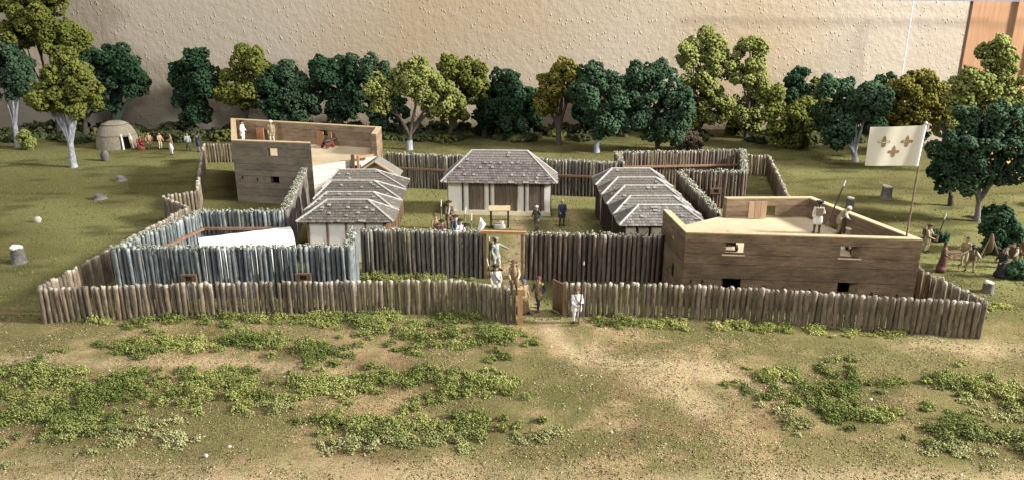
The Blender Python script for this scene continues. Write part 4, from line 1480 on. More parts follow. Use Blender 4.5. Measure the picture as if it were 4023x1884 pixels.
V, F_, cc = clumps(np.concatenate(P), np.concatenate(S), np.concatenate(CC))
setp(link('undergrowth', np_mesh('undergrowth', V, F_, M['tint'], cc)), 'dark dyed undergrowth lining the back of the board beneath the trees', 'undergrowth', kind='stuff')

# ------------------------------------------------------------------ lichen mats, turf and crumbs
P, S, CC = [], [], []
for (cx, cy, rx, ry, kind) in WEEDS:
    nt_ = int(rx * ry * (20 if kind == 0 else 17 if kind == 2 else 13)) + 8
    a = rng.uniform(0, 2 * np.pi, nt_)
    rad = rng.random(nt_) ** 0.6 * 1.22
    edge = 1 + 0.30 * np.sin(a * 3 + rng.uniform(0, 6)) + 0.2 * np.sin(a * 7 + rng.uniform(0, 6))
    tx = cx + np.cos(a) * rad * rx * edge
    ty = cy + np.sin(a) * rad * ry * edge
    ok = fbm(tx, ty, 1.1, 301, 3) + 0.10 * (1 - rad) > (0.37 if kind == 0 else 0.42)
    tx, ty, rad = tx[ok], ty[ok], rad[ok]
    hm = {0: 0.34, 1: 0.2, 2: 0.28}[kind]
    hue = fbm(tx, ty, 1.6, 331, 3)
    for i in range(len(tx)):
        r = rng.uniform(0.16, 0.44) * (1.15 - 0.45 * min(rad[i], 1))
        h = hm * rng.uniform(0.5, 1.15) * (1.2 - 0.55 * min(rad[i], 1.1))
        n = int(60 + 480 * r * r * (1 if kind != 1 else 0.6))
        d = rng.normal(size=(n, 3))
        d /= np.linalg.norm(d, axis=1)[:, None]
        d[:, 2] = np.abs(d[:, 2])
        d *= rng.uniform(0.55, 1.1, (n, 1)) * (1 + 0.35 * np.sin(d @ (rng.normal(size=3) * 5) + 1.0))[:, None]
        p = np.stack([tx[i] + d[:, 0] * r, ty[i] + d[:, 1] * r, np.zeros(n)], -1)
        p[:, 2] = ground_z(p[:, 0], p[:, 1]) + d[:, 2] * h
        P.append(p)
        S.append(rng.uniform(0.02, 0.056, n))
        g0, g1, g2 = np.array((0.085, 0.11, 0.028)), np.array((0.19, 0.215, 0.056)), np.array((0.35, 0.355, 0.12))
        if kind == 1:
            g0, g1, g2 = np.array((0.19, 0.195, 0.07)), np.array((0.28, 0.275, 0.11)), np.array((0.40, 0.385, 0.2))
        if kind == 2:
            g0, g1, g2 = np.array((0.16, 0.18, 0.045)), np.array((0.29, 0.30, 0.08)), np.array((0.46, 0.45, 0.17))
        k = np.clip(rng.normal(0.42, 0.24, n) + (hue[i] - 0.5) * 1.4 + rng.normal(0, 0.1), 0, 1)[:, None]
        c = np.where(k < 0.5, g0 + (g1 - g0) * k * 2, g1 + (g2 - g1) * (k - 0.5) * 2)
        # drier, paler lichen in the nearest mats
        dry = np.clip((26.6 - p[:, 1]) / 2.0, 0, 1)[:, None] * rng.random((n, 1)) * 0.8
        CC.append(c * (1 - dry) + np.array((0.36, 0.345, 0.18)) * dry)
V, F_, cc = clumps(np.concatenate(P), np.concatenate(S), np.concatenate(CC), 0.9, 0.5, True)
setp(link('lichen_mat', np_mesh('lichen_mat', V, F_, M['weed'], cc)), 'mats of curly green lichen scattered over the bare ground before the fence', 'ground cover', kind='stuff')
# crumbs of turf and grit
n = 90000
x = rng.uniform(-30, 32, n)
y = 22.3 + (37.5 - 22.3) * rng.random(n) ** 1.15
dens = fbm(x, y, 2.4, 401, 4)
keep = dens + rng.uniform(-0.12, 0.12, n) > 0.47
x, y = x[keep], y[keep]
n = len(x)
pal = np.array([(0.17, 0.16, 0.05), (0.24, 0.23, 0.09), (0.10, 0.075, 0.035), (0.48, 0.42, 0.28), (0.30, 0.22, 0.12)])
pi_ = rng.choice(5, n, p=[0.38, 0.24, 0.16, 0.12, 0.10])
V, F_, cc = clumps(np.stack([x, y, ground_z(x, y) + 0.01], -1), rng.uniform(0.013, 0.042, n) * (1 + 0.5 * (rng.random(n) < 0.06)), pal[pi_] * rng.uniform(0.7, 1.3, (n, 1)), 0.7, 0.5, True)
setp(link('turf_crumbs', np_mesh('turf_crumbs', V, F_, M['weed'], cc)), 'crumbs of olive turf and pale grit strewn over the near ground', 'ground cover', kind='stuff')
# flock grass over the meadow
n = 42000
x = rng.uniform(-62, 46, n)
y = 37.0 + 50 * rng.random(n) ** 1.3
dens = fbm(x, y, 3.0, 501, 4)
keep = (dens + rng.uniform(-0.2, 0.2, n) > 0.42) & (np.abs(x) < y * 0.75)
x, y, dens = x[keep], y[keep], dens[keep]
n = len(x)
g0, g1 = np.array((0.095, 0.09, 0.027)), np.array((0.23, 0.225, 0.07))
k = np.clip(dens[:, None] * 1.2 - 0.2 + rng.normal(0, 0.2, (n, 1)), 0, 1)
V, F_, cc = clumps(np.stack([x, y, ground_z(x, y) + 0.015], -1), rng.uniform(0.03, 0.085, n), g0 * (1 - k) + g1 * k, 0.55, 0.5, True)
setp(link('meadow_grass', np_mesh('meadow_grass', V, F_, M['weed'], cc)), 'short olive flock grass covering the meadows and the yard', 'grass', kind='stuff')

# ------------------------------------------------------------------ stumps and stones


def stump(label, x, y, r, h, pale=True, rot=0.0):
    t = empty('tree_stump', (x, y, 0), label, 'stump')
    mb = MB()
    n = 11
    zs = [(-0.08, 1.5), (0.1, 1.12), (h * 0.6, 1.0), (h, 0.96)]
    vs = []
    for z, k in zs:
        for j in range(n):
            a = 2 * math.pi * j / n
            vs.append((math.cos(a) * r * k * random.uniform(.88, 1.1), math.sin(a) * r * k * random.uniform(.88, 1.1), z + (random.uniform(-.05, .05) if z == h else 0)))
    mb.add(vs, [(i * n + j, i * n + (j + 1) % n, (i + 1) * n + (j + 1) % n, (i + 1) * n + j) for i in range(3) for j in range(n)], 0, True)
    mb.build('trunk', M['trunk_m'], t)
    mb = MB()
    mb.tube([(0, 0, h - 0.06), (0, 0, h + 0.03), (0.01, 0, h + 0.06)], [r * 0.95, r * 0.93, r * 0.7], 11, 0, False)
    mb.build('cut_top', M['stump_top'] if pale else M['trunk_m'], t)


stump('pale topped tree stump standing on the near left meadow', -31.35, 45.7, 0.4, 1.0)
stump('dark low stump on the left meadow level with the fence zigzag', -34.0, 60.9, 0.45, 0.3, False)
stump('small dark stump farther back on the left meadow', -35.3, 67.2, 0.4, 0.32, False)
stump('tall pale topped stump on the right meadow behind the near blockhouse', 30.9, 61.0, 0.42, 1.05)
stump('short stump peeping over the right parapet of the near blockhouse', 26.7, 58.1, 0.3, 0.85)
stump('leaning pale stump before the right side fence end', 27.3, 40.7, 0.28, 0.6)


def stone(label, x, y, r, h, mat='stone', name='stone'):
    mb = MB()
    mb.ball((0, 0, h * 0.35), (r, r * 0.8, h * 0.65), 0, 9, 7)
    mb.v = [(a * random.uniform(.85, 1.15), b * random.uniform(.85, 1.15), c) for a, b, c in mb.v]
    setp(mb.build(name, M[mat], None, (x, y, 0)), label, 'stone')


stone('whitish stone lying alone on the left meadow', -35.3, 54.4, 0.3, 0.42)
stone('pointed grey rock in the left meadow below the bark dome hut', -40.9, 75.5, 0.42, 1.15, 'trunk_m', 'rock')
for i, (x, y, r, lb) in enumerate([(3.9, 26.1, 0.07, 'white pebble on the olive turf in the right half of the foreground'), (-0.7, 34.6, 0.06, 'pale pebble at the right end of the mat below the gate post'),
                                   (1.9, 33.6, 0.06, 'white pebble on the bare slope left of the path'), (15.2, 28.6, 0.07, 'white pebble on bare soil right of the large round mat'),
                                   (-11.4, 24.5, 0.08, 'white flint chip at the lower edge on the left'), (-10.7, 25.0, 0.10, 'cream pebble near the lower edge on the left')]):
    stone(lb, x, y, r, r * 1.6, 'stump_top', 'pebble')

# ------------------------------------------------------------------ bark dome huts


def wigwam(label, x, y, rx, ry, h, mat, door_dir):
    t = empty('bark_hut', (x, y, 0), label, 'hut')
    ng, nr = 12, 3
    for j in range(nr):
        for i in range(ng):
            a0, a1 = 2 * math.pi * (i - 0.04) / ng, 2 * math.pi * (i + 1.04) / ng
            am = (a0 + a1) / 2
            if door_dir is not None and j < 2 and abs((am - door_dir + math.pi) % (2 * math.pi) - math.pi) < 0.24 and j == 0:
                continue
            e0, e1 = (j - 0.06) / nr, (j + 1.0) / nr
            vs = []
            for s_ in (1.0, 0.965):
                for v in range(4):
                    e = max(0.0, e0 + (e1 - e0) * v / 3) * math.pi / 2
                    for u in range(4):
                        a = a0 + (a1 - a0) * u / 3
                        k = s_ * (1 + 0.012 * (v == 0) + random.uniform(-0.008, 0.008))
                        vs.append((math.cos(a) * math.cos(e) ** 0.72 * rx * k, math.sin(a) * math.cos(e) ** 0.72 * ry * k, math.sin(e) * h * k - 0.05))
            fs = []
            for v in range(3):
                for u in range(3):
                    p = v * 4 + u
                    fs.append((p, p + 1, p + 5, p + 4))
                    fs.append((16 + p, 16 + p + 4, 16 + p + 5, 16 + p + 1))
            mb = MB()
            mb.add(vs, fs, 0, True)
            mb.build('bark_panel', M[mat], t)
    if door_dir is not None:
        mb = MB()
        for s in (-1, 1):
            a = door_dir + s * 0.25
            mb.tube([(math.cos(a) * rx * 1.02, math.sin(a) * ry * 1.02, -0.05), (math.cos(a) * rx * 0.97, math.sin(a) * ry * 0.97, h * 0.3), (math.cos(a) * rx * 0.86, math.sin(a) * ry * 0.86, h * 0.54)], [0.1, 0.09, 0.08], 6)
        mb.build('door_jamb', M['stump_top'], t)
        mb = MB()
        a = door_dir
        mb.box((math.cos(a) * rx * 0.6, math.sin(a) * ry * 0.6, h * 0.25), (0.1, 1.4, h * 0.5), a)
        mb.build('doorway_shade', M['dark'], t)  # dark panel added to stand for the shade inside the hut
    for k in range(2):
        mb = MB()
        e = (0.33 + 0.33 * k) * math.pi / 2
        pts = [(math.cos(2 * math.pi * i / 24) * math.cos(e) ** 0.72 * rx * 1.02, math.sin(2 * math.pi * i / 24) * math.cos(e) ** 0.72 * ry * 1.02, math.sin(e) * h * 1.02 - 0.05) for i in range(25)]
        mb.tube(pts, [0.035] * 25, 5, cap=False)
        mb.build('binding', M['trunk_m'], t)


wigwam('grey bark dome hut with a dark doorway at the edge of the left meadow', -43.1, 82.6, 2.2, 2.0, 2.95, 'bark_hut', R(-38))
bush('low brown dome shaped bush among the trees behind the back bastion', 18.6, 80.6, 1.7, 1.9, 'b')

# ------------------------------------------------------------------ flag and pole
fp = empty('flagpole', (20.62, 37.95, 3.02), 'thin brown flagpole rising from the front right corner of the near blockhouse', 'flagpole')
mb = MB()
mb.tube([(0, 0, 0), (0, 0, 3.5), (0.02, 0, 7.1)], [0.055, 0.05, 0.04], 8)
mb.build('shaft', M['pole'], fp)
mb = MB()
mb.ball((0.02, 0, 7.14), 0.085, 0, 8, 6)
mb.build('finial', M['steel'], fp)

FX, FY, FZ = 20.58, 37.95, 8.0


def flag_y(u, v):
    return 0.05 * math.sin(u * 2.3 + 0.4 + v * 0.5) * min(1, u * 1.5) + 0.02 * math.sin(u * 5 + v)


def flag_pt(u, v, side=0.0):
    """u metres from the pole, v metres up"""
    sag = -0.09 * (u / 2.65) * (v / 2.05)
    return (-u + 0.1 * (v / 2.05) * (1 - u / 2.65) - 0.02, flag_y(u, v) + side, v + sag)


fl_ = empty('flag', (FX, FY, FZ), 'cream white flag with three gold lilies flying above the near blockhouse', 'flag')
mb = MB()
nu, nv = 26, 10
vs = [flag_pt(2.65 * i / nu, 2.05 * j / nv, s) for s in (-0.008, 0.008) for j in range(nv + 1) for i in range(nu + 1)]
o_ = (nu + 1) * (nv + 1)
fs = []
for j in range(nv):
    for i in range(nu):
        a = j * (nu + 1) + i
        fs.append((a, a + nu + 1, a + nu + 2, a + 1))
        fs.append((o_ + a, o_ + a + 1, o_ + a + nu + 2, o_ + a + nu + 1))
mb.add(vs, fs, 0, True)
mb.build('cloth', M['flag'], fl_)
mb = MB()
mb.tube([flag_pt(0.06, -0.01), flag_pt(0.06, 1.0), flag_pt(0.06, 2.07)], [0.10, 0.095, 0.09], 8)
mb.build('sleeve', M['canvas'], fl_)
# lily outline (half), mirrored
half = [(0.0, 0.30), (0.035, 0.25), (0.075, 0.17), (0.085, 0.10), (0.065, 0.03), (0.05, -0.01), (0.10, 0.035), (0.155, 0.075), (0.215, 0.075), (0.26, 0.035), (0.265, -0.02), (0.235, -0.065),
        (0.195, -0.065), (0.205, -0.03), (0.185, -0.005), (0.15, -0.01), (0.115, -0.05), (0.10, -0.085), (0.10, -0.125), (0.075, -0.125), (0.10, -0.19), (0.065, -0.24), (0.03, -0.21), (0.0, -0.29)]
for (cu, cv) in ((1.93, 1.27), (0.78, 1.25), (1.36, 0.74)):
    mb = MB()
    for sd in (-0.013, 0.013):
        pts = [(x * 1.14, y * 1.12) for x, y in half] + [(-x * 1.14, y * 1.12) for x, y in half[-2:0:-1]]
        vs = [flag_pt(cu + x, cv + y, sd) for x, y in pts]
        n = len(half)
        # strips across the axis keep the shape planar enough to bend with the cloth
        fs = []
        m_ = len(pts)
        for i in range(n - 1):
            a, b = i, i + 1
            a2, b2 = (m_ - a) % m_, (m_ - b) % m_
            f = [a, b] + ([b2] if b2 != b else []) + ([a2] if a2 != a else [])
            fs.append(tuple(f))
        mb.add(vs, fs)
    mb.build('gold_lily', M['gold'], fl_)

# ------------------------------------------------------------------ guns, well, rack and other gear


def cannon(label, loc, rz, s=1.0, carriage='red_wood'):
    t = empty('cannon', loc, label, 'cannon', None, rz)
    mb = MB()
    mb.tube([(0, 0.55, 0.5), (0, 0.5, 0.5), (0, 0.45, 0.5), (0, -0.2, 0.53), (0, -0.62, 0.55), (0, -0.66, 0.55), (0, -0.75, 0.555)], [0.04, 0.05, 0.15, 0.13, 0.1, 0.125, 0.12], 12)
    b = mb.build('barrel', M['iron'], t)
    b.scale = (s, s, s)
    mb = MB()
    for k in (-1, 1):
        mb.box((k * 0.17, 0.1, 0.33), (0.08, 0.9, 0.2))
        mb.box((k * 0.17, -0.1, 0.46), (0.08, 0.4, 0.1))
    mb.box((0, 0.1, 0.3), (0.26, 0.8, 0.08))
    c = mb.build('carriage', M[carriage], t)
    c.scale = (s, s, s)
    for x in (-0.26, 0.26):
        for y in (-0.25, 0.42):
            mb = MB()
            mb.tube([(x * s - 0.04 * s, y * s, 0.14 * s), (x * s + 0.04 * s, y * s, 0.14 * s)], [0.14 * s, 0.14 * s], 12, 0, False)
            mb.build('wheel', M[carriage], t)


cannon('black cannon on a dark carriage behind the left gun window of the near blockhouse', (11.85, 39.5, 3.02), R(-4), 1.3, 'dark')
cannon('black cannon half seen at the right gun window of the near blockhouse', (18.55, 38.85, 3.02), R(-5), 1.3, 'dark')
cannon('dark cannon on a reddish carriage on the rear blockhouse deck', (-16.1, 66.3, 3.22), R(150), 1.15)

wl = empty('well', (-0.9, 53.0, 0), 'small roofed well with two dark posts standing before the hall', 'well')
for x in (-0.62, 0.62):
    mb = MB()
    mb.box((x, 0, 0.68), (0.14, 0.14, 1.45))
    mb.build('post', M['dark'], wl)
for s in (-1, 1):
    mb = MB()
    mb.box((0, s * 0.2, 1.5), (1.55, 0.5, 0.07), rot=Matrix.Rotation(-s * R(32), 3, 'X'))
    mb.build('roof_board', M['tan_board'], wl)
mb = MB()
mb.tube([(-0.7, 0, 0.62), (0.7, 0, 0.62)], [0.06, 0.06], 8)
mb.build('windlass', M['frame'], wl)
mb = MB()
mb.tube([(0.0, 0, 0.0), (0.0, 0, 0.28)], [0.44, 0.42], 12, 0, False)
mb.build('curb', M['stone'], wl)
mb = MB()
mb.tube([(0.15, -0.05, 0.3), (0.15, -0.05, 0.52)], [0.13, 0.17], 10)
mb.build('bucket', M['stump_top'], wl)

rk = empty('pole_tripod', (30.35, 45.9, 0), 'tripod of lashed poles with a dark bundle hung in it, near the right edge', 'tripod')
for a, b in (((-0.8, -0.25, 0), (0.05, 0.05, 1.8)), ((0.75, -0.2, 0), (-0.05, 0.0, 1.8)), ((0.05, 0.6, 0), (0.0, -0.03, 1.8)), ((-0.35, 0.35, 0), (0.03, 0.0, 1.78))):
    mb = MB()
    mb.tube([a, b], [0.055, 0.04], 6)
    mb.build('pole', M['pole'], rk)
mb = MB()
mb.tube([(0, 0, 1.78), (0, 0, 1.55), (0.02, -0.02, 1.1), (0, 0, 0.62), (0, 0, 0.55)], [0.06, 0.15, 0.2, 0.16, 0.05], 9)
mb.build('hanging_bundle', M['c_brown'], rk)
lt = empty('chest', (27.35, 44.6, 0.75), 'dark oblong chest carried between two people at right', 'chest')
mb = MB()
mb.box((0, 0, 0.16), (0.85, 0.36, 0.3), 0.25)
mb.build('box', M['frame'], lt)
mb = MB()
mb.box((0, 0, 0.335), (0.9, 0.4, 0.045), 0.25)
mb.build('lid', M['frame'], lt)

# ------------------------------------------------------------------ people
BASE = dict(pel=(0, 0, .95), che=(0, 0, 1.28), nek=(0, 0, 1.48), hed=(0, -.02, 1.66),
            shL=(.19, 0, 1.42), elL=(.26, .03, 1.14), haL=(.25, -.1, .92), shR=(-.19, 0, 1.42), elR=(-.26, .03, 1.14), haR=(-.25, -.1, .92),
            hiL=(.1, 0, .92), knL=(.12, -.03, .5), anL=(.13, .03, .1), toL=(.15, -.13, .05), hiR=(-.1, 0, .92), knR=(-.12, -.03, .5), anR=(-.13, .03, .1), toR=(-.15, -.13, .05))
POSES = dict(
    stand={},
    guard=dict(elR=(-.3, -.08, 1.16), haR=(-.28, -.3, 1.08)),
    shoulder=dict(elL=(.27, -.02, 1.12), haL=(.2, -.22, 1.0)),
    walk=dict(knL=(.11, -.2, .54), anL=(.12, -.24, .12), toL=(.13, -.42, .08), knR=(-.11, .02, .5), anR=(-.12, .28, .16), toR=(-.13, .16, .05), elL=(.27, .12, 1.15), elR=(-.27, -.08, 1.15), haR=(-.24, -.3, 1.02)),
    point=dict(elL=(.36, -.18, 1.3), haL=(.5, -.4, 1.22), knL=(.12, -.14, .52), anL=(.14, -.14, .1), toL=(.16, -.32, .05)),
    armout=dict(elL=(.42, 0, 1.24), haL=(.66, -.05, 1.05), elR=(-.36, 0, 1.2), haR=(-.5, -.1, 1.0), anL=(.24, .05, .1), knL=(.2, -.06, .5), toL=(.28, -.1, .05), anR=(-.22, .05, .1), knR=(-.18, -.06, .5), toR=(-.26, -.1, .05)),
    carry=dict(elL=(.27, -.05, 1.12), haL=(.2, -.34, .98), elR=(-.27, -.05, 1.12), haR=(-.2, -.34, .98)),
    bend=dict(che=(0, -.16, 1.22), nek=(0, -.3, 1.38), hed=(0, -.42, 1.5), shL=(.19, -.24, 1.34), shR=(-.19, -.24, 1.34), elL=(.26, -.34, 1.08), haL=(.18, -.5, .95), elR=(-.26, -.34, 1.08), haR=(-.18, -.5, .95)),
    squat=dict(pel=(0, .1, .45), che=(0, -.02, .78), nek=(0, -.08, .98), hed=(0, -.11, 1.16), shL=(.19, -.05, .92), shR=(-.19, -.05, .92), elL=(.26, -.2, .7), haL=(.14, -.4, .62), elR=(-.26, -.2, .7), haR=(-.14, -.4, .62),
               hiL=(.11, .1, .42), hiR=(-.11, .1, .42), knL=(.2, -.3, .5), knR=(-.2, -.3, .5), anL=(.17, -.1, .1), anR=(-.17, -.1, .1), toL=(.18, -.28, .05), toR=(-.18, -.28, .05)),
    kneel=dict(pel=(0, .02, .72), che=(0, -.08, 1.05), nek=(0, -.12, 1.25), hed=(0, -.15, 1.42), shL=(.19, -.1, 1.18), shR=(-.19, -.1, 1.18), elL=(.27, -.2, .95), haL=(.2, -.42, .9), elR=(-.27, -.2, .95), haR=(-.2, -.42, .9),
               hiL=(.1, .02, .7), hiR=(-.1, .02, .7), knL=(.13, -.36, .55), anL=(.13, -.3, .1), toL=(.14, -.47, .05), knR=(-.13, -.1, .18), anR=(-.13, .3, .12), toR=(-.13, .38, .06)),
    present=dict(elL=(.24, -.18, 1.14), haL=(.1, -.38, 1.2), elR=(-.24, -.15, 1.1), haR=(-.02, -.36, .98)),
    drum=dict(elL=(.3, -.1, 1.14), haL=(.12, -.36, 1.02), elR=(-.3, -.1, 1.14), haR=(-.12, -.36, 1.02)),
    child=dict(elL=(.3, -.05, 1.55), haL=(.36, -.1, 1.8)),
)


def person(label, loc, face=0.0, pose='stand', coat='white', legs='white', shoes='black', hat='tricorne', hatc='black', skirt='coat', sleeve=None, skin='skin', hair='hair', pack=None, s=1.0, group=None, belt=None):
    J = dict(BASE)
    J.update(POSES[pose])
    J = {k: Vector(v) for k, v in J.items()}
    sleeve = sleeve or coat
    names = [skin, coat, legs, shoes, sleeve]
    root = empty('person', loc, label, 'person', group, R(face))
    root.scale = (s * 1.05, s * 1.05, s * 1.05)
    caps = []

    def cap_(a, b, ra, rb, m):
        caps.append((Vector(a), Vector(b), ra, rb, m))
    cap_(J['pel'], J['che'], .165, .185, 1)
    cap_(J['che'], J['che'].lerp(J['nek'], .6), .185, .13, 1)
    cap_(J['che'].lerp(J['nek'], .6), J['hed'], .07, .07, 0)
    cap_(J['hed'] - Vector((0, 0, .035)), J['hed'] + Vector((0, .01, .035)), .098, .108, 0)
    nose = J['hed'] + Vector((0, -.105, -.015))
    cap_(nose, nose + Vector((0, -.02, -.02)), .022, .022, 0)
    for S_ in 'LR':
        cap_(J['sh' + S_], J['el' + S_], .08, .065, 4)
        cap_(J['el' + S_], J['el' + S_].lerp(J['ha' + S_], .85), .066, .05, 4)
        h = J['ha' + S_]
        d = (h - J['el' + S_]).normalized()
        cap_(h - d * .02, h + d * .045, .042, .04, 0)
        cap_(J['hi' + S_], J['kn' + S_], .105, .075, 2)
        cap_(J['kn' + S_], J['an' + S_], .078, .052, 2)
        cap_(J['an' + S_], J['to' + S_], .06, .052, 3)
        cap_(J['sh' + S_], J['che'], .09, .12, 1)
    if skirt == 'coat':
        for S_ in 'LR':
            cap_(J['hi' + S_] + Vector((0, .03, .05)), J['hi' + S_].lerp(J['kn' + S_], .55) + Vector((0, .05, 0)), .14, .165, 1)
    elif skirt == 'dress':
        gl = min(J['anL'].z, J['anR'].z)
        c0 = (J['anL'] + J['anR']) / 2
        cap_(J['pel'], (J['pel'] * .5 + c0 * .5), .18, .23, 2)
        cap_((J['pel'] * .5 + c0 * .5), Vector((c0.x, c0.y, .2)), .23, .29, 2)
        cap_(Vector((c0.x - .08, c0.y, .16)), Vector((c0.x + .08, c0.y, .12)), .29, .27, 2)
    raw = MB()
    for a, b, ra, rb, m in caps:
        d = b - a
        if d.length < 1e-4:
            raw.ball(a, ra)
            continue
        dn = d.normalized()
        pts = [a - dn * ra * .98, a - dn * ra * .7, a, b, b + dn * rb * .7, b + dn * rb * .98]
        raw.tube(pts, [ra * .2, ra * .71, ra, rb, rb * .71, rb * .2], 10)
    me = raw.mesh('raw_body', [])
    tmp = bpy.data.objects.new('raw_body', me)
    C.objects.link(tmp)
    md = tmp.modifiers.new('r', 'REMESH')
    md.mode = 'VOXEL'
    md.voxel_size = 0.026
    dg = bpy.context.evaluated_depsgraph_get()
    dg.update()
    bm_ = bpy.data.meshes.new_from_object(tmp.evaluated_get(dg))
    bpy.data.objects.remove(tmp)
    nv = len(bm_.vertices)
    co = np.zeros(nv * 3)
    bm_.vertices.foreach_get('co', co)
    co = co.reshape(-1, 3)
    npol = len(bm_.polygons)
    cen = np.zeros(npol * 3)
    bm_.polygons.foreach_get('center', cen)
    cen = cen.reshape(-1, 3)
    best = np.full(npol, 1e9)
    mi = np.zeros(npol, np.int32)
    for a, b, ra, rb, m in caps:
        a_, d_ = np.array(a), np.array(b - a)
        t = np.clip(((cen - a_) @ d_) / max(1e-9, d_ @ d_), 0, 1)
        q = np.linalg.norm(cen - a_ - t[:, None] * d_, axis=1) - (ra + (rb - ra) * t)
        if m == 1:
            q = q - 0.004
        u = q < best
        best[u] = q[u]
        mi[u] = m
    for nme in names:
        bm_.materials.append(M['c_' + nme])
    # fingers, thumb and eyes are added to the one body mesh
    ex = MB()
    for S_, sg in (('L', 1), ('R', -1)):
        h = J['ha' + S_]
        d = (h - J['el' + S_]).normalized()
        sd = Vector((1, 0, 0)) if abs(d.x) < 0.8 else Vector((0, 1, 0))
        sd = (sd - d * sd.dot(d)).normalized()
        nn = d.cross(sd)
        for f in range(4):
            b0 = h + d * .05 + sd * (f - 1.5) * .021
            ln = (.06, .072, .068, .052)[f]
            ex.tube([b0, b0 + d * ln * .6 + nn * .006, b0 + d * ln * .85 + nn * .028], [.0115, .0105, .008], 5, 0)
        b0 = h + sd * -.036 * sg
        ex.tube([b0, b0 + d * .03 - sd * sg * .022, b0 + d * .055 - sd * sg * .022 + nn * .012], [.013, .012, .009], 5, 0)
    for sg in (-1, 1):
        ex.ball(J['hed'] + Vector((sg * .038, -.098, .018)), (.014, .01, .012), 5, 6, 4)
        ex.ball(J['hed'] + Vector((sg * .108, .0, -.005)), (.014, .026, .035), 0, 6, 4)
    allv = [tuple(p) for p in co] + ex.v
    pf = [tuple(p.vertices) for p in bm_.polygons] + [tuple(i + nv for i in f) for f in ex.f]
    nm_ = bpy.data.meshes.new('body')
    nm_.from_pydata(allv, [], pf)
    for nme in names:
        nm_.materials.append(M['c_' + nme])
    nm_.materials.append(M['c_black'])
    nm_.polygons.foreach_set('material_index', list(mi) + ex.m)
    nm_.polygons.foreach_set('use_smooth', [True] * len(pf))
    nm_.update()
    bpy.data.meshes.remove(bm_)
    link('body', nm_, root)
    hd = J['hed']
    if hair:
        mb = MB()
        mb.ball(hd + Vector((0, .028, .045)), (.118, .115, .11), 0, 10, 7)
        mb.ball(hd + Vector((0, .09, -.08)), (.055, .05, .09), 0, 8, 6)
        mb.build('hair', M['c_' + hair], root)
    if hat == 'tricorne':
        mb = MB()
        c = hd + Vector((0, 0.01, .075))
        n = 18
        vs = []
        for k, (rr, zz) in enumerate(((.10, .0), (.2, .02), (.2, .035), (.115, .02), (.11, .1), (.05, .125))):
            for j in range(n):
                a = 2 * math.pi * j / n - math.pi / 2
                tri = 1 + (0.16 * math.cos(3 * (a + math.pi / 2)) if k in (1, 2) else 0)
                up = 0.085 * (1 - math.cos(3 * (a + math.pi / 2))) / 2 if k in (1, 2) else 0
                vs.append(c + Vector((math.cos(a) * rr * tri, math.sin(a) * rr * tri, zz + up)))
        mb.add(vs, [(i * n + j, i * n + (j + 1) % n, (i + 1) * n + (j + 1) % n, (i + 1) * n + j) for i in range(5) for j in range(n)] + [tuple(range(5 * n, 6 * n))], 0, True)
        mb.build('hat', M['c_' + hatc], root)
    elif hat == 'cap':
        mb = MB()
        mb.ball(hd + Vector((0, .012, .07)), (.122, .122, .09), 0, 12, 8)
        mb.tube([hd + Vector((math.cos(2 * math.pi * j / 12) * .115, math.sin(2 * math.pi * j / 12) * .115 + .012, .055)) for j in range(13)], [.025] * 13, 6, cap=False)
        mb.build('cap', M['c_' + hatc], root)
    elif hat == 'round':
        mb = MB()
        c = hd + Vector((0, 0.01, .075))
        mb.tube([c + Vector((0, 0, -.005)), c, c + Vector((0, 0, .02)), c + Vector((0, 0, .025)), c + Vector((0, 0, .12)), c + Vector((0, 0, .14))], [.1, .2, .2, .115, .105, .06], 16)
        mb.build('hat', M['c_' + hatc], root)
    if pack:
        mb = MB()
        p = J['che'] + Vector((0, .25, -.02))
        mb.box(p, (.32, .16, .36))
        mb.tube([p + Vector((-.18, 0, .2)), p + Vector((.18, 0, .2))], [.07, .07], 8)
        mb.build('backpack', M['c_' + pack], root)
    if belt:
        mb = MB()
        a, b = J['shR'] + Vector((.06, -.14, 0)), J['pel'] + Vector((.17, -.1, .0))
        mb.tube([a + Vector((0, .13, .06)), a, a.lerp(b, .5) + Vector((0, -.09, 0)), b], [.022] * 4, 6)
        mb.build('cross_belt', M['c_' + belt], root)
    return root


def musket(label, a, b, bayonet=0.34, stock='pole', group=None):
    """butt at a, muzzle at b (world)"""
    a, b = Vector(a), Vector(b)
    t = empty('musket', a, label, 'musket', group)
    d = b - a
    L = d.length
    u = d.normalized()
    mb = MB()
    mb.tube([Vector((0, 0, 0)), u * .3, u * .42, u * (L - bayonet - .1)], [.075, .06, .045, .036], 7)
    mb.build('stock', M[stock], t)
    mb = MB()
    mb.tube([u * .4 + Vector((0, -.02, 0)), u * (L - bayonet) + Vector((0, -.018, 0))], [.036, .03], 6)
    mb.build('barrel', M['iron'], t)
    if bayonet:
        mb = MB()
        mb.tube([u * (L - bayonet - .06), u * (L - bayonet), u * (L - .08), u * L], [.032, .036, .032, .01], 5)
        mb.build('bayonet', M['steel'], t)


def gz(x, y):
    return float(ground_z(np.array([x]), np.array([y]))[0])


def P_(label, x, y, face, pose, **k):
    return person(label, (x, y, gz(x, y) - 0.01), face, pose, **k)


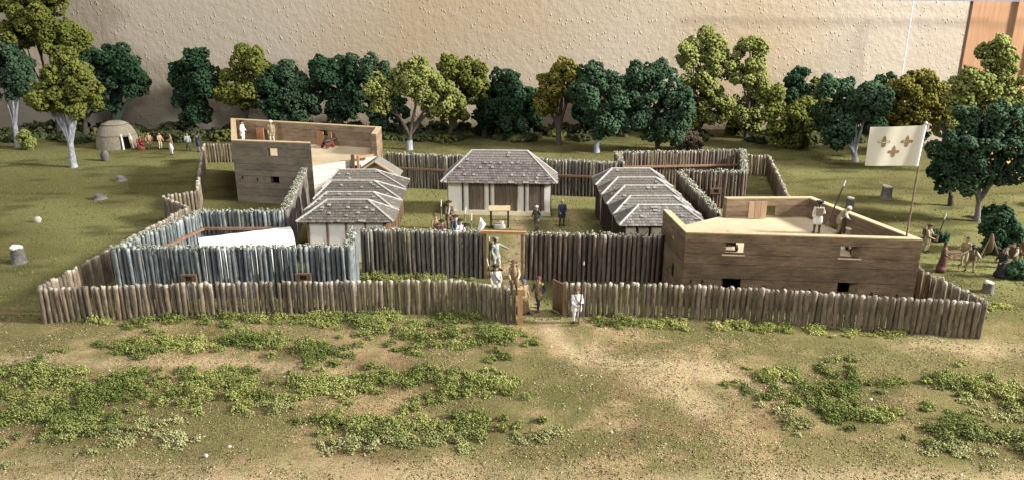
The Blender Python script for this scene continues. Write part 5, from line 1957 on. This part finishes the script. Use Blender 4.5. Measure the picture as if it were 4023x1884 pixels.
# at the gates
P_('soldier in a pale grey coat and hat walking through the main gateway', -1.0, 44.35, 40, 'point', coat='palegrey', legs='offwhite', hatc='grey', s=1.1, pack='khaki', shoes='black')
musket('musket standing against the left post of the main gateway', (-1.42, 44.25, 0.05), (-1.38, 44.25, 2.2), .3)
P_('soldier in a dark tricorne and white coat with shouldered musket behind the low fence', -0.9, 39.7, 20, 'shoulder', coat='offwhite', legs='white', belt='navy', s=1.05)
musket('musket with bright bayonet on the shoulder of the white coated soldier behind the low fence', (-1.12, 39.5, 0.95), (-1.38, 39.65, 2.45), .45, 'stump_top')
P_('man in a wide brown tricorne and tan coat between the two gates', 0.12, 40.4, 0, 'carry', coat='tan', legs='brown', hatc='brown', sleeve='cream', s=1.06, pack='brown')
P_('person in a blue cap and long tan skirt stepping round the outer gate post', 0.62, 37.9, 30, 'walk', coat='tan', legs='tan', hat='cap', hatc='blue', skirt='dress', s=1.02)
P_('man in a reddish cap, tan shirt and dark blue wrap striding through the outer gate', 1.45, 38.35, -35, 'walk', coat='tan', legs='navy', sleeve='navy', hat='cap', hatc='maroon', s=1.04, skirt='coat', shoes='brown')
P_('sentry in a white uniform holding a long spear outside the low fence', 3.35, 36.45, 8, 'present', coat='white', legs='white', hatc='brown', belt='brown', s=1.03)
musket('very long thin spear held upright by the white sentry outside the fence', (3.45, 36.05, 0.1), (3.62, 36.1, 3.55), .2)
# in the yard
grp = 'soldiers drawn up in the yard'
for i, (x, y, lb, k) in enumerate([(-5.15, 49.3, 'soldier at the left end of the drawn up squad, in a tan coat', dict(coat='tan', hatc='brown')), (-4.6, 47.9, 'dark coated soldier in the front of the squad, second from the left', dict(coat='maroon')),
                                   (-4.5, 52.6, 'dark coated man standing tall behind the squad', dict(coat='brown', legs='brown')), (-3.8, 49.0, 'soldier in a dark blue coat at the middle of the squad', dict(coat='navy')),
                                   (-3.4, 48.1, 'soldier in a white coat beside the dark blue coat in the squad', dict(coat='white')), (-2.95, 47.1, 'soldier in a dark red brown coat nearest the white colours', dict(coat='maroon', legs='white'))]):
    P_(lb, x, y, 10, 'present', group=grp, s=1.1, **k)
for i, (a, b, lb) in enumerate([((-4.75, 48.5, 0.9), (-4.65, 48.5, 3.35), 'leftmost upright musket of the squad, with bright bayonet'), ((-4.35, 48.2, 0.9), (-4.1, 48.2, 2.9), 'second upright musket from the left in the squad'),
                                ((-3.7, 48.0, 0.9), (-3.62, 48.0, 2.25), 'short musket in the middle of the squad'), ((-3.25, 47.6, 0.9), (-2.98, 47.6, 3.1), 'tall slanting musket right of the middle of the squad'),
                                ((-2.7, 47.0, 0.9), (-2.58, 47.0, 2.85), 'rightmost musket of the squad, next to the white colours')]):
    musket(lb, a, b, .5, 'stump_top', 'muskets of the drawn up squad')
cs_ = empty('standard', (-2.25, 46.65, 0), 'small white draped standard carried at the right end of the squad', 'flag')
mb = MB()
mb.tube([(0, 0, 0), (0.25, 0, 2.75)], [.03, .025], 6)
mb.build('staff', M['pole'], cs_)
mb = MB()
vs, fs = [], []
for i in range(9):
    for j in range(7):
        u, v = i / 8, j / 6
        vs.append((0.24 - 0.12 * v + 0.36 * u * (1 - 0.75 * v) - 0.22 * v, -0.05 + 0.06 * math.sin(u * 7 + v * 2) * (0.3 + u), 2.68 - 1.5 * v - 0.45 * u * (1 - v)))
for i in range(8):
    for j in range(6):
        a = i * 7 + j
        fs.append((a, a + 1, a + 8, a + 7))
mb.add(vs, fs, 0, True)
cl_ = mb.build('cloth', M['canvas'], cs_)
sm_ = cl_.modifiers.new('s', 'SOLIDIFY')
sm_.thickness = 0.02
P_('dark clothed man walking in the yard, half hidden by the stake wall', 1.75, 52.0, -40, 'walk', coat='darkgreen', legs='brown', hat='cap', hatc='offwhite', s=1.03)
P_('dark clothed man standing in the yard right of the hall corner', 3.65, 53.5, 10, 'carry', coat='navy', legs='maroon', hat='cap', hatc='khaki', s=1.05, sleeve='darkgreen')
# on the blockhouses
person('white coated soldier seen from behind with pack on the near blockhouse deck', (17.65, 42.2, 3.02), 165, 'guard', coat='white', legs='darkgreen', pack='khaki', hatc='navy', s=1.02)
musket('musket with bright tip held by the white coated soldier on the near blockhouse', (18.1, 42.0, 3.5), (18.86, 42.0, 6.25), .35)
person('stooping drummer in tan with a white collar on the near blockhouse deck', (18.9, 42.15, 3.02), 70, 'bend', coat='khaki', legs='khaki', hat='cap', hatc='white', sleeve='white', s=0.98)
dm = empty('drum', (19.4, 41.9, 3.02), 'small pale drum beside the stooping drummer on the near blockhouse', 'drum')
mb = MB()
mb.tube([(0, 0, 0.02), (0, 0, .42)], [.19, .19], 14, 0, True)
mb.build('shell', M['c_tan'], dm)
for z in (0.04, 0.42):
    mb = MB()
    mb.tube([(0, 0, z - .03), (0, 0, z + .03)], [.205, .205], 14, 0, False)
    mb.build('hoop', M['c_white'], dm)
person('sentry in white standing in the left corner of the rear blockhouse', (-24.3, 68.4, 3.22), 80, 'shoulder', coat='white', legs='white', hatc='black', s=1.05)
person('sentry in a grey green coat and pale hat standing on the rear blockhouse', (-21.6, 68.1, 3.22), 15, 'stand', coat='khaki', legs='offwhite', hat='round', hatc='offwhite', s=1.08)
# right hand meadow
P_('musketeer in a tan coat right of the flagpole', 27.3, 47.6, 35, 'present', coat='khaki', legs='cream', hatc='brown', s=1.0, pack='brown')
musket('musket with bright bayonet held by the tan musketeer right of the flagpole', (27.75, 47.4, 0.85), (28.1, 47.4, 2.75), .45)
P_('woman in a long brown dress carrying the left end of the dark chest', 26.4, 44.0, 60, 'carry', coat='brown', legs='maroon', hat=None, skirt='dress', sleeve='brown', s=1.02, skin='skin_dark')
P_('man in a tan shirt carrying the right end of the dark chest', 28.3, 45.0, -60, 'carry', coat='tan', legs='cream', hat=None, s=1.0, skirt=None)
P_('man in a dark waistcoat with one arm held out on the right meadow', 28.1, 43.95, 150, 'armout', coat='brown', legs='khaki', sleeve='offwhite', hat='round', hatc='black', skirt=None, s=0.9)
P_('woman in a long black robe beside the small bush at right', 29.35, 43.0, -70, 'carry', coat='black', legs='black', hat=None, skirt='dress', s=1.0, skin='skin_dark')
P_('bent man in a brown cloak behind the black robed woman', 31.05, 44.7, -40, 'bend', coat='brown', legs='offwhite', hat=None, s=1.02, sleeve='offwhite')
P_('man in dark clothes at the very right edge beside the pole tripod', 32.2, 45.4, 0, 'stand', coat='brown', legs='khaki', hat='cap', hatc='brown', s=0.98)
# village people on the left
vg = 'villagers by the bark hut'
P_('villager squatting in a red blanket next to the bark hut door', -39.9, 81.1, 20, 'squat', coat='red', legs='red', hat=None, skin='skin_dark', skirt='dress', sleeve='red', s=1.15, group=vg)
P_('bare chested villager standing right of the red blanket', -39.0, 81.2, 10, 'carry', coat='skin', legs='brown', sleeve='skin', hat=None, skirt='coat', s=0.98, group=vg)
P_('villager in pale leggings facing right in the middle of the group', -37.8, 81.1, 60, 'carry', coat='skin', legs='cream', sleeve='skin', hat=None, skirt=None, s=0.98, group=vg)
P_('villager in a tan wrap facing the pale leggings', -36.8, 81.4, -50, 'carry', coat='tan', legs='tan', hat=None, skirt='dress', skin='skin_dark', s=0.95, group=vg)
P_('small villager in white with a raised arm, nearest of the group', -35.5, 78.5, -20, 'child', coat='white', legs='white', hat=None, skirt='coat', sleeve='skin', s=0.8, group=vg)
P_('villager with grey shirt and dark leggings at the right of the group', -34.6, 80.6, 30, 'walk', coat='palegrey', legs='darkgreen', hat=None, skirt=None, s=1.0, group=vg)
P_('rightmost villager in a dark blue coat near the fence corner', -33.2, 79.8, -30, 'child', coat='navy', legs='grey', hat=None, skirt='coat', s=0.98, group=vg)
